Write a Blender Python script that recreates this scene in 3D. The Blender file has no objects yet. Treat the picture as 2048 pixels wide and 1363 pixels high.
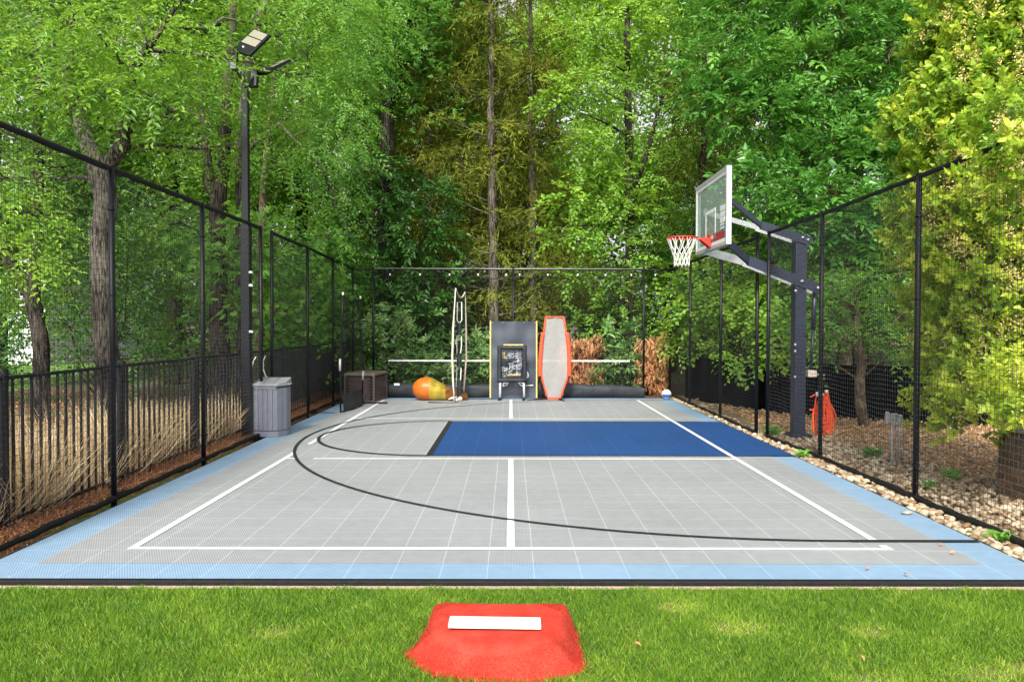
import bpy, bmesh, math, random
import numpy as np
from mathutils import Vector, Matrix
R = math.radians
random.seed(7)
rng = np.random.default_rng(11)
scene = bpy.context.scene
COL = scene.collection

# ------------------------------------------------------------------ camera, sky, sun, exposure
CAM_Z = 1.71
cam_d = bpy.data.cameras.new('camera')
cam_d.sensor_width = 36.0
cam_d.lens = 1550.0 / 2048.0 * 36.0
cam_d.clip_start, cam_d.clip_end = 0.05, 2000
cam = bpy.data.objects.new('camera', cam_d)
COL.objects.link(cam)
cam.matrix_world = (Matrix.Translation((0, 0, CAM_Z)) @ Matrix.Rotation(R(-0.07), 4, 'Z')
                    @ Matrix.Rotation(R(90 - 1.164), 4, 'X') @ Matrix.Rotation(R(0.10), 4, 'Z'))
scene.camera = cam

SUN_EL, SUN_DIR = 41.0, (-0.14, -0.90)
world = bpy.data.worlds.new('World')
scene.world = world
world.use_nodes = True
wn, wl = world.node_tree.nodes, world.node_tree.links
wn.clear()
wo = wn.new('ShaderNodeOutputWorld'); wb = wn.new('ShaderNodeBackground')
sky = wn.new('ShaderNodeTexSky'); sky.sky_type = 'NISHITA'; sky.sun_disc = False
sky.sun_elevation = R(SUN_EL); sky.sun_rotation = math.atan2(SUN_DIR[0], SUN_DIR[1])
sky.dust_density = 4.0; sky.air_density = 1.0; sky.ozone_density = 1.0
hs = wn.new('ShaderNodeHueSaturation'); hs.inputs['Saturation'].default_value = 0.06
wl.new(sky.outputs[0], hs.inputs['Color']); wl.new(hs.outputs[0], wb.inputs[0]); wl.new(wb.outputs[0], wo.inputs[0])
wb.inputs[1].default_value = 0.15

sun_d = bpy.data.lights.new('sun', 'SUN')
sun_d.energy = 3.2; sun_d.angle = R(9); sun_d.color = (1.0, 0.95, 0.86)
sun = bpy.data.objects.new('sun', sun_d)
COL.objects.link(sun)
_h = math.hypot(*SUN_DIR)
sv = Vector((SUN_DIR[0] / _h * math.cos(R(SUN_EL)), SUN_DIR[1] / _h * math.cos(R(SUN_EL)), math.sin(R(SUN_EL))))
sun.rotation_euler = sv.to_track_quat('Z', 'Y').to_euler()
sun.location = sv * 60

scene.view_settings.view_transform = 'Standard'
scene.view_settings.look = 'None'
scene.view_settings.exposure = 0.70
scene.view_settings.gamma = 1.0
scene.cycles.max_bounces = 6
scene.cycles.diffuse_bounces = 3
scene.cycles.glossy_bounces = 2
scene.cycles.transmission_bounces = 4
scene.cycles.transparent_max_bounces = 12

F_PX, VX, HY = 1550.0, 1022.0, 650.0
def at(px, py, Y):
    """Point at depth Y that the photograph shows at (px, py)."""
    return ((px - VX) * Y / F_PX, Y, CAM_Z - (py - HY) * Y / F_PX)

# ------------------------------------------------------------------ tagging
def tag(o, label=None, cat=None, group=None, kind=None):
    if label: o['label'] = label
    if cat: o['category'] = cat
    if group: o['group'] = group
    if kind: o['kind'] = kind
    return o
def thing(name, label, cat, loc=(0, 0, 0), group=None):
    o = bpy.data.objects.new(name, None)
    o.empty_display_size = 0.2
    COL.objects.link(o); o.location = loc
    return tag(o, label, cat, group)
def origin_of(p):
    v = Vector((0, 0, 0))
    while p is not None:
        v += p.location; p = p.parent
    return v

# ------------------------------------------------------------------ materials
def new_mat(name):
    m = bpy.data.materials.new(name); m.use_nodes = True
    nt = m.node_tree
    return m, nt, nt.nodes['Principled BSDF']
def mat(name, col, rough=0.6, metal=0.0, noise=0.0, scale=30.0, bump=0.0, spec=0.4, col2=None, detail=4):
    m, nt, b = new_mat(name)
    b.inputs['Base Color'].default_value = (*col, 1); b.inputs['Roughness'].default_value = rough
    b.inputs['Metallic'].default_value = metal; b.inputs['Specular IOR Level'].default_value = spec
    if noise or bump or col2:
        tc = nt.nodes.new('ShaderNodeTexCoord'); nz = nt.nodes.new('ShaderNodeTexNoise')
        nz.inputs['Scale'].default_value = scale; nz.inputs['Detail'].default_value = detail
        nt.links.new(tc.outputs['Object'], nz.inputs['Vector'])
        if noise or col2:
            mx = nt.nodes.new('ShaderNodeMix'); mx.data_type = 'RGBA'
            c2 = col2 or tuple(min(1, c * (1 + noise)) for c in col)
            c1 = col if col2 else tuple(c * (1 - noise) for c in col)
            mx.inputs[6].default_value = (*c1, 1); mx.inputs[7].default_value = (*c2, 1)
            rm = nt.nodes.new('ShaderNodeMapRange'); rm.inputs[1].default_value = 0.32; rm.inputs[2].default_value = 0.68
            nt.links.new(nz.outputs[0], rm.inputs[0]); nt.links.new(rm.outputs[0], mx.inputs[0])
            nt.links.new(mx.outputs[2], b.inputs['Base Color'])
        if bump:
            bp = nt.nodes.new('ShaderNodeBump'); bp.inputs['Strength'].default_value = bump; bp.inputs['Distance'].default_value = 0.02
            nt.links.new(nz.outputs[0], bp.inputs['Height']); nt.links.new(bp.outputs[0], b.inputs['Normal'])
    return m
def leaf_mat(name, dark, light, transl=0.33, rough=0.42, spec=0.6, mid=None):
    """Leaf colour runs from dark to light by each leaf's own age ('tint')."""
    m, nt, b = new_mat(name)
    at_ = nt.nodes.new('ShaderNodeAttribute'); at_.attribute_name = 'tint'
    cr = nt.nodes.new('ShaderNodeValToRGB')
    cr.color_ramp.elements[0].color = (*dark, 1); cr.color_ramp.elements[1].color = (*light, 1)
    if mid:
        e = cr.color_ramp.elements.new(0.5); e.color = (*mid, 1)
    nt.links.new(at_.outputs['Fac'], cr.inputs[0])
    nt.links.new(cr.outputs[0], b.inputs['Base Color'])
    b.inputs['Roughness'].default_value = rough; b.inputs['Specular IOR Level'].default_value = spec
    if transl > 0:
        tr = nt.nodes.new('ShaderNodeBsdfTranslucent'); mx = nt.nodes.new('ShaderNodeMixShader')
        hsv = nt.nodes.new('ShaderNodeHueSaturation'); hsv.inputs['Value'].default_value = 1.5; hsv.inputs['Hue'].default_value = 0.485
        nt.links.new(cr.outputs[0], hsv.inputs['Color']); nt.links.new(hsv.outputs[0], tr.inputs[0])
        mx.inputs[0].default_value = transl
        nt.links.new(b.outputs[0], mx.inputs[1]); nt.links.new(tr.outputs[0], mx.inputs[2])
        nt.links.new(mx.outputs[0], nt.nodes['Material Output'].inputs[0])
    return m
def bark_mat(name, c1, c2, sx=22, sz=3.0):
    m, nt, b = new_mat(name)
    tc = nt.nodes.new('ShaderNodeTexCoord'); mp = nt.nodes.new('ShaderNodeMapping')
    mp.inputs['Scale'].default_value = (sx, sx, sz)
    n1 = nt.nodes.new('ShaderNodeTexNoise'); n1.inputs['Scale'].default_value = 1.6; n1.inputs['Detail'].default_value = 6
    n2 = nt.nodes.new('ShaderNodeTexNoise'); n2.inputs['Scale'].default_value = 1.3; n2.inputs['Detail'].default_value = 3
    nt.links.new(tc.outputs['Object'], mp.inputs[0]); nt.links.new(mp.outputs[0], n1.inputs['Vector'])
    nt.links.new(tc.outputs['Object'], n2.inputs['Vector'])
    ad = nt.nodes.new('ShaderNodeMath'); ad.operation = 'ADD'
    nt.links.new(n1.outputs[0], ad.inputs[0])
    ms = nt.nodes.new('ShaderNodeMath'); ms.operation = 'MULTIPLY_ADD'; ms.inputs[1].default_value = 0.7; ms.inputs[2].default_value = -0.35
    nt.links.new(n2.outputs[0], ms.inputs[0]); nt.links.new(ms.outputs[0], ad.inputs[1])
    cr = nt.nodes.new('ShaderNodeValToRGB')
    cr.color_ramp.elements[0].position = 0.40; cr.color_ramp.elements[0].color = (*c1, 1)
    cr.color_ramp.elements[1].position = 0.64; cr.color_ramp.elements[1].color = (*c2, 1)
    nt.links.new(ad.outputs[0], cr.inputs[0]); nt.links.new(cr.outputs[0], b.inputs['Base Color'])
    b.inputs['Roughness'].default_value = 0.95; b.inputs['Specular IOR Level'].default_value = 0.15
    bp = nt.nodes.new('ShaderNodeBump'); bp.inputs['Strength'].default_value = 0.9; bp.inputs['Distance'].default_value = 0.03
    nt.links.new(n1.outputs[0], bp.inputs['Height']); nt.links.new(bp.outputs[0], b.inputs['Normal'])
    return m

M = {}
M['black'] = mat('black_powder_coat', (0.006, 0.0065, 0.009), 0.45, noise=0.25, scale=60, spec=0.3)
M['black_matt'] = mat('black_rubber', (0.009, 0.009, 0.0105), 0.75, noise=0.3, scale=25, bump=0.2, spec=0.25)
M['net'] = mat('black_net_twine', (0.022, 0.023, 0.027), 0.55, noise=0.3, scale=9)
M['knot'] = mat('net_knot_highlight_twine', (0.16, 0.165, 0.17), 0.45)  # pale grey paints in the light that the knots catch
M['navy'] = mat('navy_steel', (0.022, 0.028, 0.050), 0.4, noise=0.2, scale=25, spec=0.5)
M['galv'] = mat('galvanised_steel', (0.44, 0.45, 0.46), 0.5, 0.15, noise=0.15, scale=30)
M['alu'] = mat('brushed_aluminium', (0.55, 0.56, 0.56), 0.4, 0.35, noise=0.08, scale=14)
M['white'] = mat('white_paint', (0.80, 0.80, 0.79), 0.5, noise=0.05, scale=20)
M['cord'] = mat('white_nylon_cord', (0.72, 0.71, 0.67), 0.7, noise=0.15, scale=80)
M['tan_tape'] = mat('pale_tan_webbing', (0.62, 0.52, 0.45), 0.7, noise=0.12, scale=50)
M['red'] = mat('red_powder_coat', (0.55, 0.026, 0.014), 0.4, noise=0.1, scale=20)
M['orange_cord'] = mat('orange_cord_jacket', (0.78, 0.085, 0.02), 0.45, noise=0.12, scale=30)
M['fabric'] = mat('black_vinyl_fabric', (0.018, 0.021, 0.027), 0.62, noise=0.3, scale=6, bump=0.35, spec=0.35)
M['yellow'] = mat('yellow_binding', (0.62, 0.50, 0.14), 0.6, noise=0.1, scale=40)
M['silver_cloth'] = mat('silver_grey_cloth', (0.50, 0.54, 0.60), 0.5, noise=0.35, scale=35, bump=0.4)
M['red_cloth'] = mat('red_orange_nylon', (0.72, 0.085, 0.035), 0.6, noise=0.15, scale=30, bump=0.3)
M['bark'] = bark_mat('grey_brown_bark', (0.020, 0.017, 0.014), (0.20, 0.175, 0.145), sx=34, sz=3.4)
M['bark_dark'] = bark_mat('dark_bark', (0.012, 0.010, 0.009), (0.085, 0.070, 0.055))
M['bark_cedar'] = bark_mat('cedar_bark', (0.045, 0.038, 0.031), (0.24, 0.205, 0.165), sx=30, sz=1.6)
M['bark_tan'] = bark_mat('tan_bark', (0.10, 0.075, 0.05), (0.30, 0.23, 0.16), sx=20, sz=6)
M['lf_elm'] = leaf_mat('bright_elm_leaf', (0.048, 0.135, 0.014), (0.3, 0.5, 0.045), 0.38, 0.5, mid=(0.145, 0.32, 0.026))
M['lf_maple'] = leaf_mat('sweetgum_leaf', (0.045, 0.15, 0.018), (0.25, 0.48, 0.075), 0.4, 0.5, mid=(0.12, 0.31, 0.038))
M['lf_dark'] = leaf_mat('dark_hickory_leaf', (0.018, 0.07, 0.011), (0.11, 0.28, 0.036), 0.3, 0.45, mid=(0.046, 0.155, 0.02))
M['lf_cedar'] = leaf_mat('cedar_spray', (0.05, 0.07, 0.012), (0.36, 0.385, 0.045), 0.2, 0.7, 0.15, mid=(0.185, 0.215, 0.026))
M['lf_birch'] = leaf_mat('yellow_green_birch_leaf', (0.055, 0.155, 0.015), (0.35, 0.55, 0.06), 0.4, 0.5, mid=(0.17, 0.35, 0.034))
M['lf_ash'] = leaf_mat('glossy_ash_leaf', (0.026, 0.108, 0.014), (0.2, 0.43, 0.065), 0.3, 0.36, 0.5, mid=(0.08, 0.245, 0.03))
M['lf_privet'] = leaf_mat('privet_leaf', (0.075, 0.19, 0.014), (0.52, 0.6, 0.06), 0.34, 0.38, 0.45, mid=(0.24, 0.4, 0.03))
M['lf_flower'] = leaf_mat('cream_yellow_flower', (0.62, 0.46, 0.13), (0.85, 0.74, 0.38), 0.25, 0.7, mid=(0.74, 0.6, 0.24))
M['lf_laurel'] = leaf_mat('laurel_leaf', (0.045, 0.13, 0.034), (0.4, 0.54, 0.22), 0.2, 0.28, 0.6, mid=(0.14, 0.3, 0.075))
M['lf_dead'] = leaf_mat('dead_brown_leaf', (0.26, 0.095, 0.035), (0.76, 0.47, 0.24), 0.25, 0.7, mid=(0.56, 0.28, 0.12))
M['lf_wood'] = leaf_mat('far_woodland_leaf', (0.042, 0.12, 0.014), (0.33, 0.5, 0.06), 0.4, 0.55, mid=(0.14, 0.3, 0.03))
M['lf_straw'] = leaf_mat('pine_straw', (0.26, 0.095, 0.04), (0.74, 0.38, 0.17), 0.1, 0.8, mid=(0.52, 0.22, 0.085))
M['lf_dry'] = leaf_mat('dry_tall_grass', (0.28, 0.19, 0.09), (0.78, 0.66, 0.43), 0.25, 0.8, mid=(0.55, 0.43, 0.25))
M['lf_lawn'] = leaf_mat('lawn_blade', (0.046, 0.13, 0.009), (0.36, 0.47, 0.06), 0.35, 0.5, mid=(0.14, 0.285, 0.017))
M['lf_turf'] = leaf_mat('red_turf_fibre', (0.34, 0.019, 0.008), (0.54, 0.06, 0.028), 0.2, 0.6, mid=(0.44, 0.034, 0.014))
M['lf_mulch'] = leaf_mat('orange_mulch_leaf', (0.4, 0.19, 0.09), (0.88, 0.62, 0.37), 0.1, 0.8, mid=(0.68, 0.41, 0.21))
M['stone'] = leaf_mat('river_stone', (0.2, 0.115, 0.052), (0.54, 0.45, 0.32), 0.0, 0.7, mid=(0.33, 0.25, 0.16))

# ------------------------------------------------------------------ mesh builder
class MB:
    def __init__(self): self.v, self.f, self.m, self.s = [], [], [], []
    def add(self, verts, faces, mi=0, smooth=False):
        o = len(self.v); self.v += [tuple(p) for p in verts]
        self.f += [tuple(i + o for i in f) for f in faces]; self.m += [mi] * len(faces); self.s += [smooth] * len(faces)
        return self
    def box(self, c, size, rot=None, mi=0, taper=1.0):
        hx, hy, hz = (k / 2 for k in size)
        vs = []
        for z in (-hz, hz):
            t = taper if z > 0 else 1.0
            for x, y in ((-hx, -hy), (hx, -hy), (hx, hy), (-hx, hy)): vs.append(Vector((x * t, y * t, z)))
        if rot is not None: vs = [rot @ p for p in vs]
        vs = [p + Vector(c) for p in vs]
        return self.add(vs, [(3, 2, 1, 0), (4, 5, 6, 7), (0, 1, 5, 4), (1, 2, 6, 5), (2, 3, 7, 6), (3, 0, 4, 7)], mi)
    def span(self, a, b, mi=0):
        c = [(p + q) / 2 for p, q in zip(a, b)]
        return self.box(c, [abs(q - p) for p, q in zip(a, b)], None, mi)
    def tube(self, pts, r, n=8, caps=True, mi=0, smooth=True, closed=False):
        pts = [Vector(p) for p in pts]; k = len(pts)
        rs = list(r) if hasattr(r, '__len__') else [r] * k
        vs, fs = [], []; prev = None
        for i, p in enumerate(pts):
            a = pts[i - 1] if (i > 0 or closed) else p
            b = pts[(i + 1) % k] if (i < k - 1 or closed) else p
            t = (b - a).normalized() if (b - a).length > 1e-9 else Vector((0, 0, 1))
            if prev is None:
                u = t.cross(Vector((0, 0, 1)) if abs(t.z) < 0.9 else Vector((1, 0, 0))).normalized()
            else:
                u = (prev - t * prev.dot(t)).normalized()
            prev = u; w = t.cross(u)
            for j in range(n):
                a_ = 2 * math.pi * (j + .5) / n
                vs.append(p + (u * math.cos(a_) + w * math.sin(a_)) * rs[i])
        for i in range(k if closed else k - 1):
            i2 = (i + 1) % k
            for j in range(n):
                j2 = (j + 1) % n
                fs.append((i * n + j, i * n + j2, i2 * n + j2, i2 * n + j))
        if caps and not closed:
            fs.append(tuple(range(n - 1, -1, -1))); fs.append(tuple((k - 1) * n + j for j in range(n)))
        return self.add(vs, fs, mi, smooth and n > 4)
    def bar(self, a, b, w, h, mi=0):
        """Rectangular bar from a to b: w sideways, h in the upright direction."""
        a, b = Vector(a), Vector(b); t = (b - a).normalized()
        s = t.cross(Vector((0, 0, 1)) if abs(t.z) < 0.95 else Vector((0, 1, 0))).normalized(); u = s.cross(t)
        vs = [p + s * (i * w / 2) + u * (j * h / 2) for p in (a, b) for i, j in ((-1, -1), (1, -1), (1, 1), (-1, 1))]
        return self.add(vs, [(3, 2, 1, 0), (4, 5, 6, 7), (0, 1, 5, 4), (1, 2, 6, 5), (2, 3, 7, 6), (3, 0, 4, 7)], mi)
    def prism(self, poly, off, mi=0):
        n = len(poly); off = Vector(off)
        vs = [Vector(p) for p in poly] + [Vector(p) + off for p in poly]
        fs = [tuple(range(n - 1, -1, -1)), tuple(range(n, 2 * n))] + [(i, (i + 1) % n, (i + 1) % n + n, i + n) for i in range(n)]
        return self.add(vs, fs, mi)
    def strip(self, rows, mi=0, smooth=True):
        """Grid of points given as rows."""
        h, w = len(rows), len(rows[0])
        vs = [p for r in rows for p in r]
        return self.add(vs, [(i * w + j, i * w + j + 1, (i + 1) * w + j + 1, (i + 1) * w + j) for i in range(h - 1) for j in range(w - 1)], mi, smooth)
    def ball(self, c, r, n=12, mi=0, sq=(1, 1, 1)):
        rows = []
        for i in range(n // 2 + 1):
            th = math.pi * i / (n // 2)
            rows.append([(c[0] + r * sq[0] * math.sin(th) * math.cos(2 * math.pi * j / n), c[1] + r * sq[1] * math.sin(th) * math.sin(2 * math.pi * j / n),
                          c[2] - r * sq[2] * math.cos(th)) for j in range(n + 1)])
        return self.strip(rows, mi)
    def build(self, name, mats, parent=None, bevel=0.0):
        me = bpy.data.meshes.new(name)
        o0 = origin_of(parent) if parent is not None else Vector((0, 0, 0))
        me.from_pydata([tuple(Vector(p) - o0) for p in self.v], [], self.f)
        for m in (mats if isinstance(mats, (list, tuple)) else [mats]): me.materials.append(m)
        me.polygons.foreach_set('material_index', self.m); me.polygons.foreach_set('use_smooth', self.s)
        me.update()
        o = bpy.data.objects.new(name, me); COL.objects.link(o)
        if parent is not None: o.parent = parent
        if bevel:
            b = o.modifiers.new('bevel', 'BEVEL'); b.width = bevel; b.segments = 2; b.limit_method = 'ANGLE'
        return o

def raw_mesh(name, V, loops, starts, mats, tint=None, parent=None, smooth=False, mi=None):
    """numpy arrays -> one mesh object. V (n,3); loops flat; starts per face."""
    o0 = np.array(origin_of(parent)) if parent is not None else np.zeros(3)
    me = bpy.data.meshes.new(name)
    me.vertices.add(len(V)); me.vertices.foreach_set('co', (V - o0).astype(np.float32).ravel())
    me.loops.add(len(loops)); me.loops.foreach_set('vertex_index', loops.astype(np.int32))
    me.polygons.add(len(starts)); me.polygons.foreach_set('loop_start', starts.astype(np.int32))
    if smooth: me.polygons.foreach_set('use_smooth', np.ones(len(starts), bool))
    else: me.polygons.foreach_set('use_smooth', np.zeros(len(starts), bool))
    for m in (mats if isinstance(mats, (list, tuple)) else [mats]): me.materials.append(m)
    if mi is not None: me.polygons.foreach_set('material_index', mi.astype(np.int32))
    if tint is not None:
        a = me.attributes.new('tint', 'FLOAT', 'FACE'); a.data.foreach_set('value', np.clip(tint, 0, 1).astype(np.float32))
    me.update(calc_edges=True)
    o = bpy.data.objects.new(name, me); COL.objects.link(o)
    if parent is not None: o.parent = parent
    return o

def nrm(a): return a / np.maximum(np.linalg.norm(a, axis=-1, keepdims=True), 1e-9)

# ------------------------------------------------------------------ leaves
def leaf_geo(P, D, N, L, W, shape='rhomb', bend=0.12):
    """P base, D direction, N rough normal; returns verts (n,k,3)."""
    D = nrm(D); S = nrm(np.cross(D, N)); U = np.cross(S, D)
    L = L[:, None]; W = W[:, None]
    if shape == 'rhomb':
        v = [P, P + D * L * .45 + S * W * .5 + U * L * bend, P + D * L - U * L * bend * .6, P + D * L * .45 - S * W * .5 + U * L * bend]
    else:
        v = [P, P + D * L * .28 + S * W * .42 + U * L * bend, P + D * L * .65 + S * W * .40 + U * L * bend * .7, P + D * L - U * L * bend,
             P + D * L * .65 - S * W * .40 + U * L * bend * .7, P + D * L * .28 - S * W * .42 + U * L * bend]
    return np.stack(v, 1)
class Leaves:
    def __init__(self): self.V, self.T, self.k = [], [], None
    def add(self, geo, tint):
        self.k = geo.shape[1]; self.V.append(geo.reshape(-1, 3)); self.T.append(tint)
    def build(self, name, m, parent=None):
        V = np.concatenate(self.V); T = np.concatenate(self.T); n = len(T)
        return raw_mesh(name, V, np.arange(n * self.k), np.arange(n) * self.k, m, T, parent)

def in_view(P, marg=260, top=420):
    px = VX + P[:, 0] * F_PX / np.maximum(P[:, 1], .5); py = HY - (P[:, 2] - CAM_Z) * F_PX / np.maximum(P[:, 1], .5)
    ok = (px > -marg) & (px < 2048 + marg) & (py > -top)
    return ok

LEAF = {'whorl': 0.92, 'pinnate': 1.30, 'elm': 1.35, 'birch': 1.30, 'ash': 1.25, 'privet': 1.25, 'laurel': 1.35, 'star': 1.25, 'cedar': 1.2, 'wood': 1.1, 'dead': 1.0}
def sprays(lv, P, D, N, kind, size, tint0, tint_var=0.22):
    """Grow a twig of leaves at each P along D."""
    n = len(P)
    if n == 0: return
    size = size * LEAF[kind]
    D = nrm(D); N = nrm(N); S = nrm(np.cross(D, N)); N = np.cross(S, D)
    def put(p, d, nn, L, W, t, shape, bend=.12): lv.add(leaf_geo(p, d, nn, L, W, shape, bend), t)
    if kind in ('pinnate', 'ash', 'elm', 'birch', 'privet', 'laurel'):
        m, LL, ll, ww, shape, droop, spread = {
            'pinnate': (11, .34, .085, .034, 'rhomb', .35, .95), 'elm': (10, .36, .080, .040, 'rhomb', .30, .9),
            'ash': (9, .26, .125, .050, 'hex', .30, .8), 'birch': (8, .30, .085, .058, 'rhomb', .35, .9),
            'privet': (9, .17, .080, .042, 'hex', .02, .8), 'laurel': (9, .16, .135, .050, 'hex', .10, .9)}[kind]
        for j in range(m):
            t = (j + .5) / m; sd = 1 if j % 2 else -1
            last = j == m - 1
            p = P + D * (t * LL * size)[:, None] if hasattr(size, '__len__') else P + D * (t * LL * size)
            p = p - np.array([0, 0, 1.0]) * (droop * LL * size * t * t)
            d = D * (1.0 if last else .55) + S * (0 if last else sd * spread) + rng.normal(0, .22, (n, 3)) - np.array([0, 0, droop * .5])
            nn = N + rng.normal(0, .24, (n, 3))
            sc = size * rng.uniform(.75, 1.15, n) * (1.0 - .25 * abs(t - .55))
            put(p, d, nn, ll * sc, ww * sc, tint0 + rng.normal(0, tint_var * .4, n) + .12 * (t - .5), shape, .10)
    elif kind == 'whorl':
        for j in range(12):
            t = (j + .3) / 12; a = j * 2.4 + rng.uniform(0, 6.28, n); L_ = .17 * size
            p = P + D * (t * L_)
            r_ = S * np.cos(a)[:, None] + np.cross(S, D) * np.sin(a)[:, None]
            d = D * (.35 + .75 * t) + r_ + rng.normal(0, .2, (n, 3)); nn = D - r_ * .5 + rng.normal(0, .25, (n, 3))
            sc = size * rng.uniform(.7, 1.25, n)
            put(p, d, nn, .078 * sc, .046 * sc, tint0 + rng.normal(0, tint_var * .4, n) + .35 * (t - .6), 'hex', .10)
    elif kind == 'star':
        for j in range(4):
            t = (j + .5) / 4; sd = 1 if j % 2 else -1
            p0 = P + D * (t * .34 * size) + S * (sd * .05 * size) - np.array([0, 0, .10 * size * t])
            d0 = nrm(D * .5 + S * sd * .8 + rng.normal(0, .3, (n, 3)) - np.array([0, 0, .35])); nn = nrm(N + rng.normal(0, .35, (n, 3)))
            s0 = nrm(np.cross(d0, nn)); tt = tint0 + rng.normal(0, tint_var * .4, n)
            sc = size * rng.uniform(.8, 1.2, n)
            for a in (-72, -36, 0, 36, 72):
                put(p0, d0 * math.cos(R(a)) + s0 * math.sin(R(a)), nn, .095 * sc * (1 - abs(a) / 240), .036 * sc, tt, 'rhomb', .05)
    elif kind == 'cedar':
        for j in range(12):
            t = j / 12.; sd = (1, -1, 0)[j % 3]
            p = P + D * (t * .34 * size) - np.array([0, 0, .20 * size * t * t])
            d = D * .7 + S * sd * .6 + rng.normal(0, .35, (n, 3)) - np.array([0, 0, .25])
            put(p, d, N + rng.normal(0, .6, (n, 3)), .13 * size * rng.uniform(.6, 1.3, n), .020 * size * rng.uniform(.7, 1.4, n),
                tint0 + rng.normal(0, tint_var * .5, n), 'rhomb', .05)
    elif kind == 'wood':
        for j in range(7):
            d = D + rng.normal(0, .8, (n, 3)); p = P + rng.normal(0, .22 * size, (n, 3))
            put(p, d, N + rng.normal(0, .5, (n, 3)), .16 * size * rng.uniform(.7, 1.3, n), .09 * size * rng.uniform(.7, 1.3, n), tint0 + rng.normal(0, tint_var * .5, n), 'rhomb')
    elif kind == 'dead':
        for j in range(7):
            p = P + rng.normal(0, .06, (n, 3))
            d = np.array([0, 0, -1.0]) + D * .25 + rng.normal(0, .28, (n, 3))
            put(p, d, D + rng.normal(0, .5, (n, 3)), .15 * size * rng.uniform(.7, 1.2, n), .042 * size * rng.uniform(.7, 1.3, n), tint0 + rng.normal(0, .25, n), 'hex', .15)

g_size = np.random.default_rng(99)
def lobe_sprays(lv, lobes, kind, size, dens, tint=(.45, .18), up=.25, droop=.15, cull=True, outer=.6, axis=None):
    """Sprays on the shell of each lobe (cx,cy,cz,r[,flat])."""
    for lb in lobes:
        cx, cy, cz, r = lb[:4]; flat = lb[4] if len(lb) > 4 else .72
        n = max(6, int(dens * r * r * 12.6 / LEAF[kind] ** 1.2))
        d = nrm(rng.normal(0, 1, (n, 3))); keep = d[:, 2] > -.75; d = d[keep]; n = len(d)
        rr = r * (outer + (1 - outer) * rng.random(n) ** .5) * (1 + .18 * np.sin(d[:, 0] * 5 + cx * 3) * np.cos(d[:, 2] * 6 + cz))
        P = np.array([cx, cy, cz]) + d * rr[:, None] * np.array([1, 1, flat])
        if cull:
            k = in_view(P); P, d = P[k], d[k]; n = len(P)
            if n == 0: continue
        D = d * np.array([1, 1, .55]) + rng.normal(0, .35, (n, 3)) + np.array([0, 0, up - droop])
        N = np.array([0, 0, 1.0]) * .9 + d * .55 + rng.normal(0, .25, (n, 3))
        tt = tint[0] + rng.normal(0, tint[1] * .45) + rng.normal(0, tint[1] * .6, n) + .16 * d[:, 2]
        sprays(lv, P, D, N, kind, size * g_size.uniform(.82, 1.22), tt)

def crown_lobes(c, rad, n, r0, r1, seed=0, shell=.45, low=-.9):
    g = np.random.default_rng(seed + 100); out = []
    while len(out) < n:
        d = nrm(g.normal(0, 1, 3)[None])[0]
        if d[2] < low: continue
        k = (shell + (1 - shell) * g.random()) ** .6
        out.append((c[0] + d[0] * rad[0] * k, c[1] + d[1] * rad[1] * k, c[2] + d[2] * rad[2] * k, g.uniform(r0, r1)))
    return out

def wiggle(a, b, n, amp, g):
    a, b = np.array(a, float), np.array(b, float); pts = []
    L = np.linalg.norm(b - a)
    for i in range(n + 1):
        t = i / n; p = a + (b - a) * t
        if 0 < i < n: p = p + g.normal(0, amp * L, 3) * [1, 1, .5]
        pts.append(tuple(p))
    return pts

def add_tree(name, label, cat, trunks, lobes, kind, leafm, barkm, size=1.0, dens=9, tint=(.45, .2), up=.25, droop=.2,
             limbs=True, group=None, seed=1, outer=.6, limb_r=.05, extra=None, twig_every=1):
    """trunks: list of polylines [(x,y,z,r)...]; the first gives the base."""
    g = np.random.default_rng(seed)
    base = trunks[0][0]
    t = thing(name, label, cat, (base[0], base[1], min(0.0, base[2])), group)
    tb = MB()
    ax = []
    for tr in trunks:
        pts, rs = [], []
        for i in range(len(tr) - 1):
            a, b = np.array(tr[i], float), np.array(tr[i + 1], float)
            k = max(2, int(np.linalg.norm((b - a)[:3]) / .35))
            for s in range(k):
                q = a + (b - a) * s / k
                q[:2] += g.normal(0, .012 + .05 * q[3], 2); pts.append(tuple(q[:3])); rs.append(q[3] * g.uniform(.93, 1.09))
        pts.append(tr[-1][:3]); rs.append(tr[-1][3])
        tb.tube(pts, rs, 10); ax += pts
    AX = np.array(ax)
    if limbs:
        for i, lb in enumerate(lobes):
            if i % twig_every: continue
            c = np.array(lb[:3])
            cand = AX[AX[:, 2] < c[2] + .3] if (AX[:, 2] < c[2] + .3).any() else AX
            w = np.linalg.norm(cand - c, axis=1) + .6 * np.abs(cand[:, 2] - (c[2] - .6))
            s = cand[np.argmin(w)]
            L = np.linalg.norm(c - s)
            if L > 9: continue
            r = min(limb_r, .012 + .011 * L)
            pts = wiggle(s, c, max(3, int(L / .5)), .05, g)
            tb.tube(pts, np.linspace(r, .008, len(pts)), 5)
            for q in range(3):
                d = nrm(g.normal(0, 1, (1, 3)))[0] * lb[3] * .8
                tb.tube(wiggle(c - (c - s) * g.uniform(0, .3), c + d, 3, .08, g), np.linspace(.010, .003, 4), 4)
    tb.build('trunk', barkm, t)
    lv = Leaves()
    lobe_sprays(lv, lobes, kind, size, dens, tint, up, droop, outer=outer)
    if extra: extra(lv)
    if lv.V: lv.build('crown', leafm, t)
    return t

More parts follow.
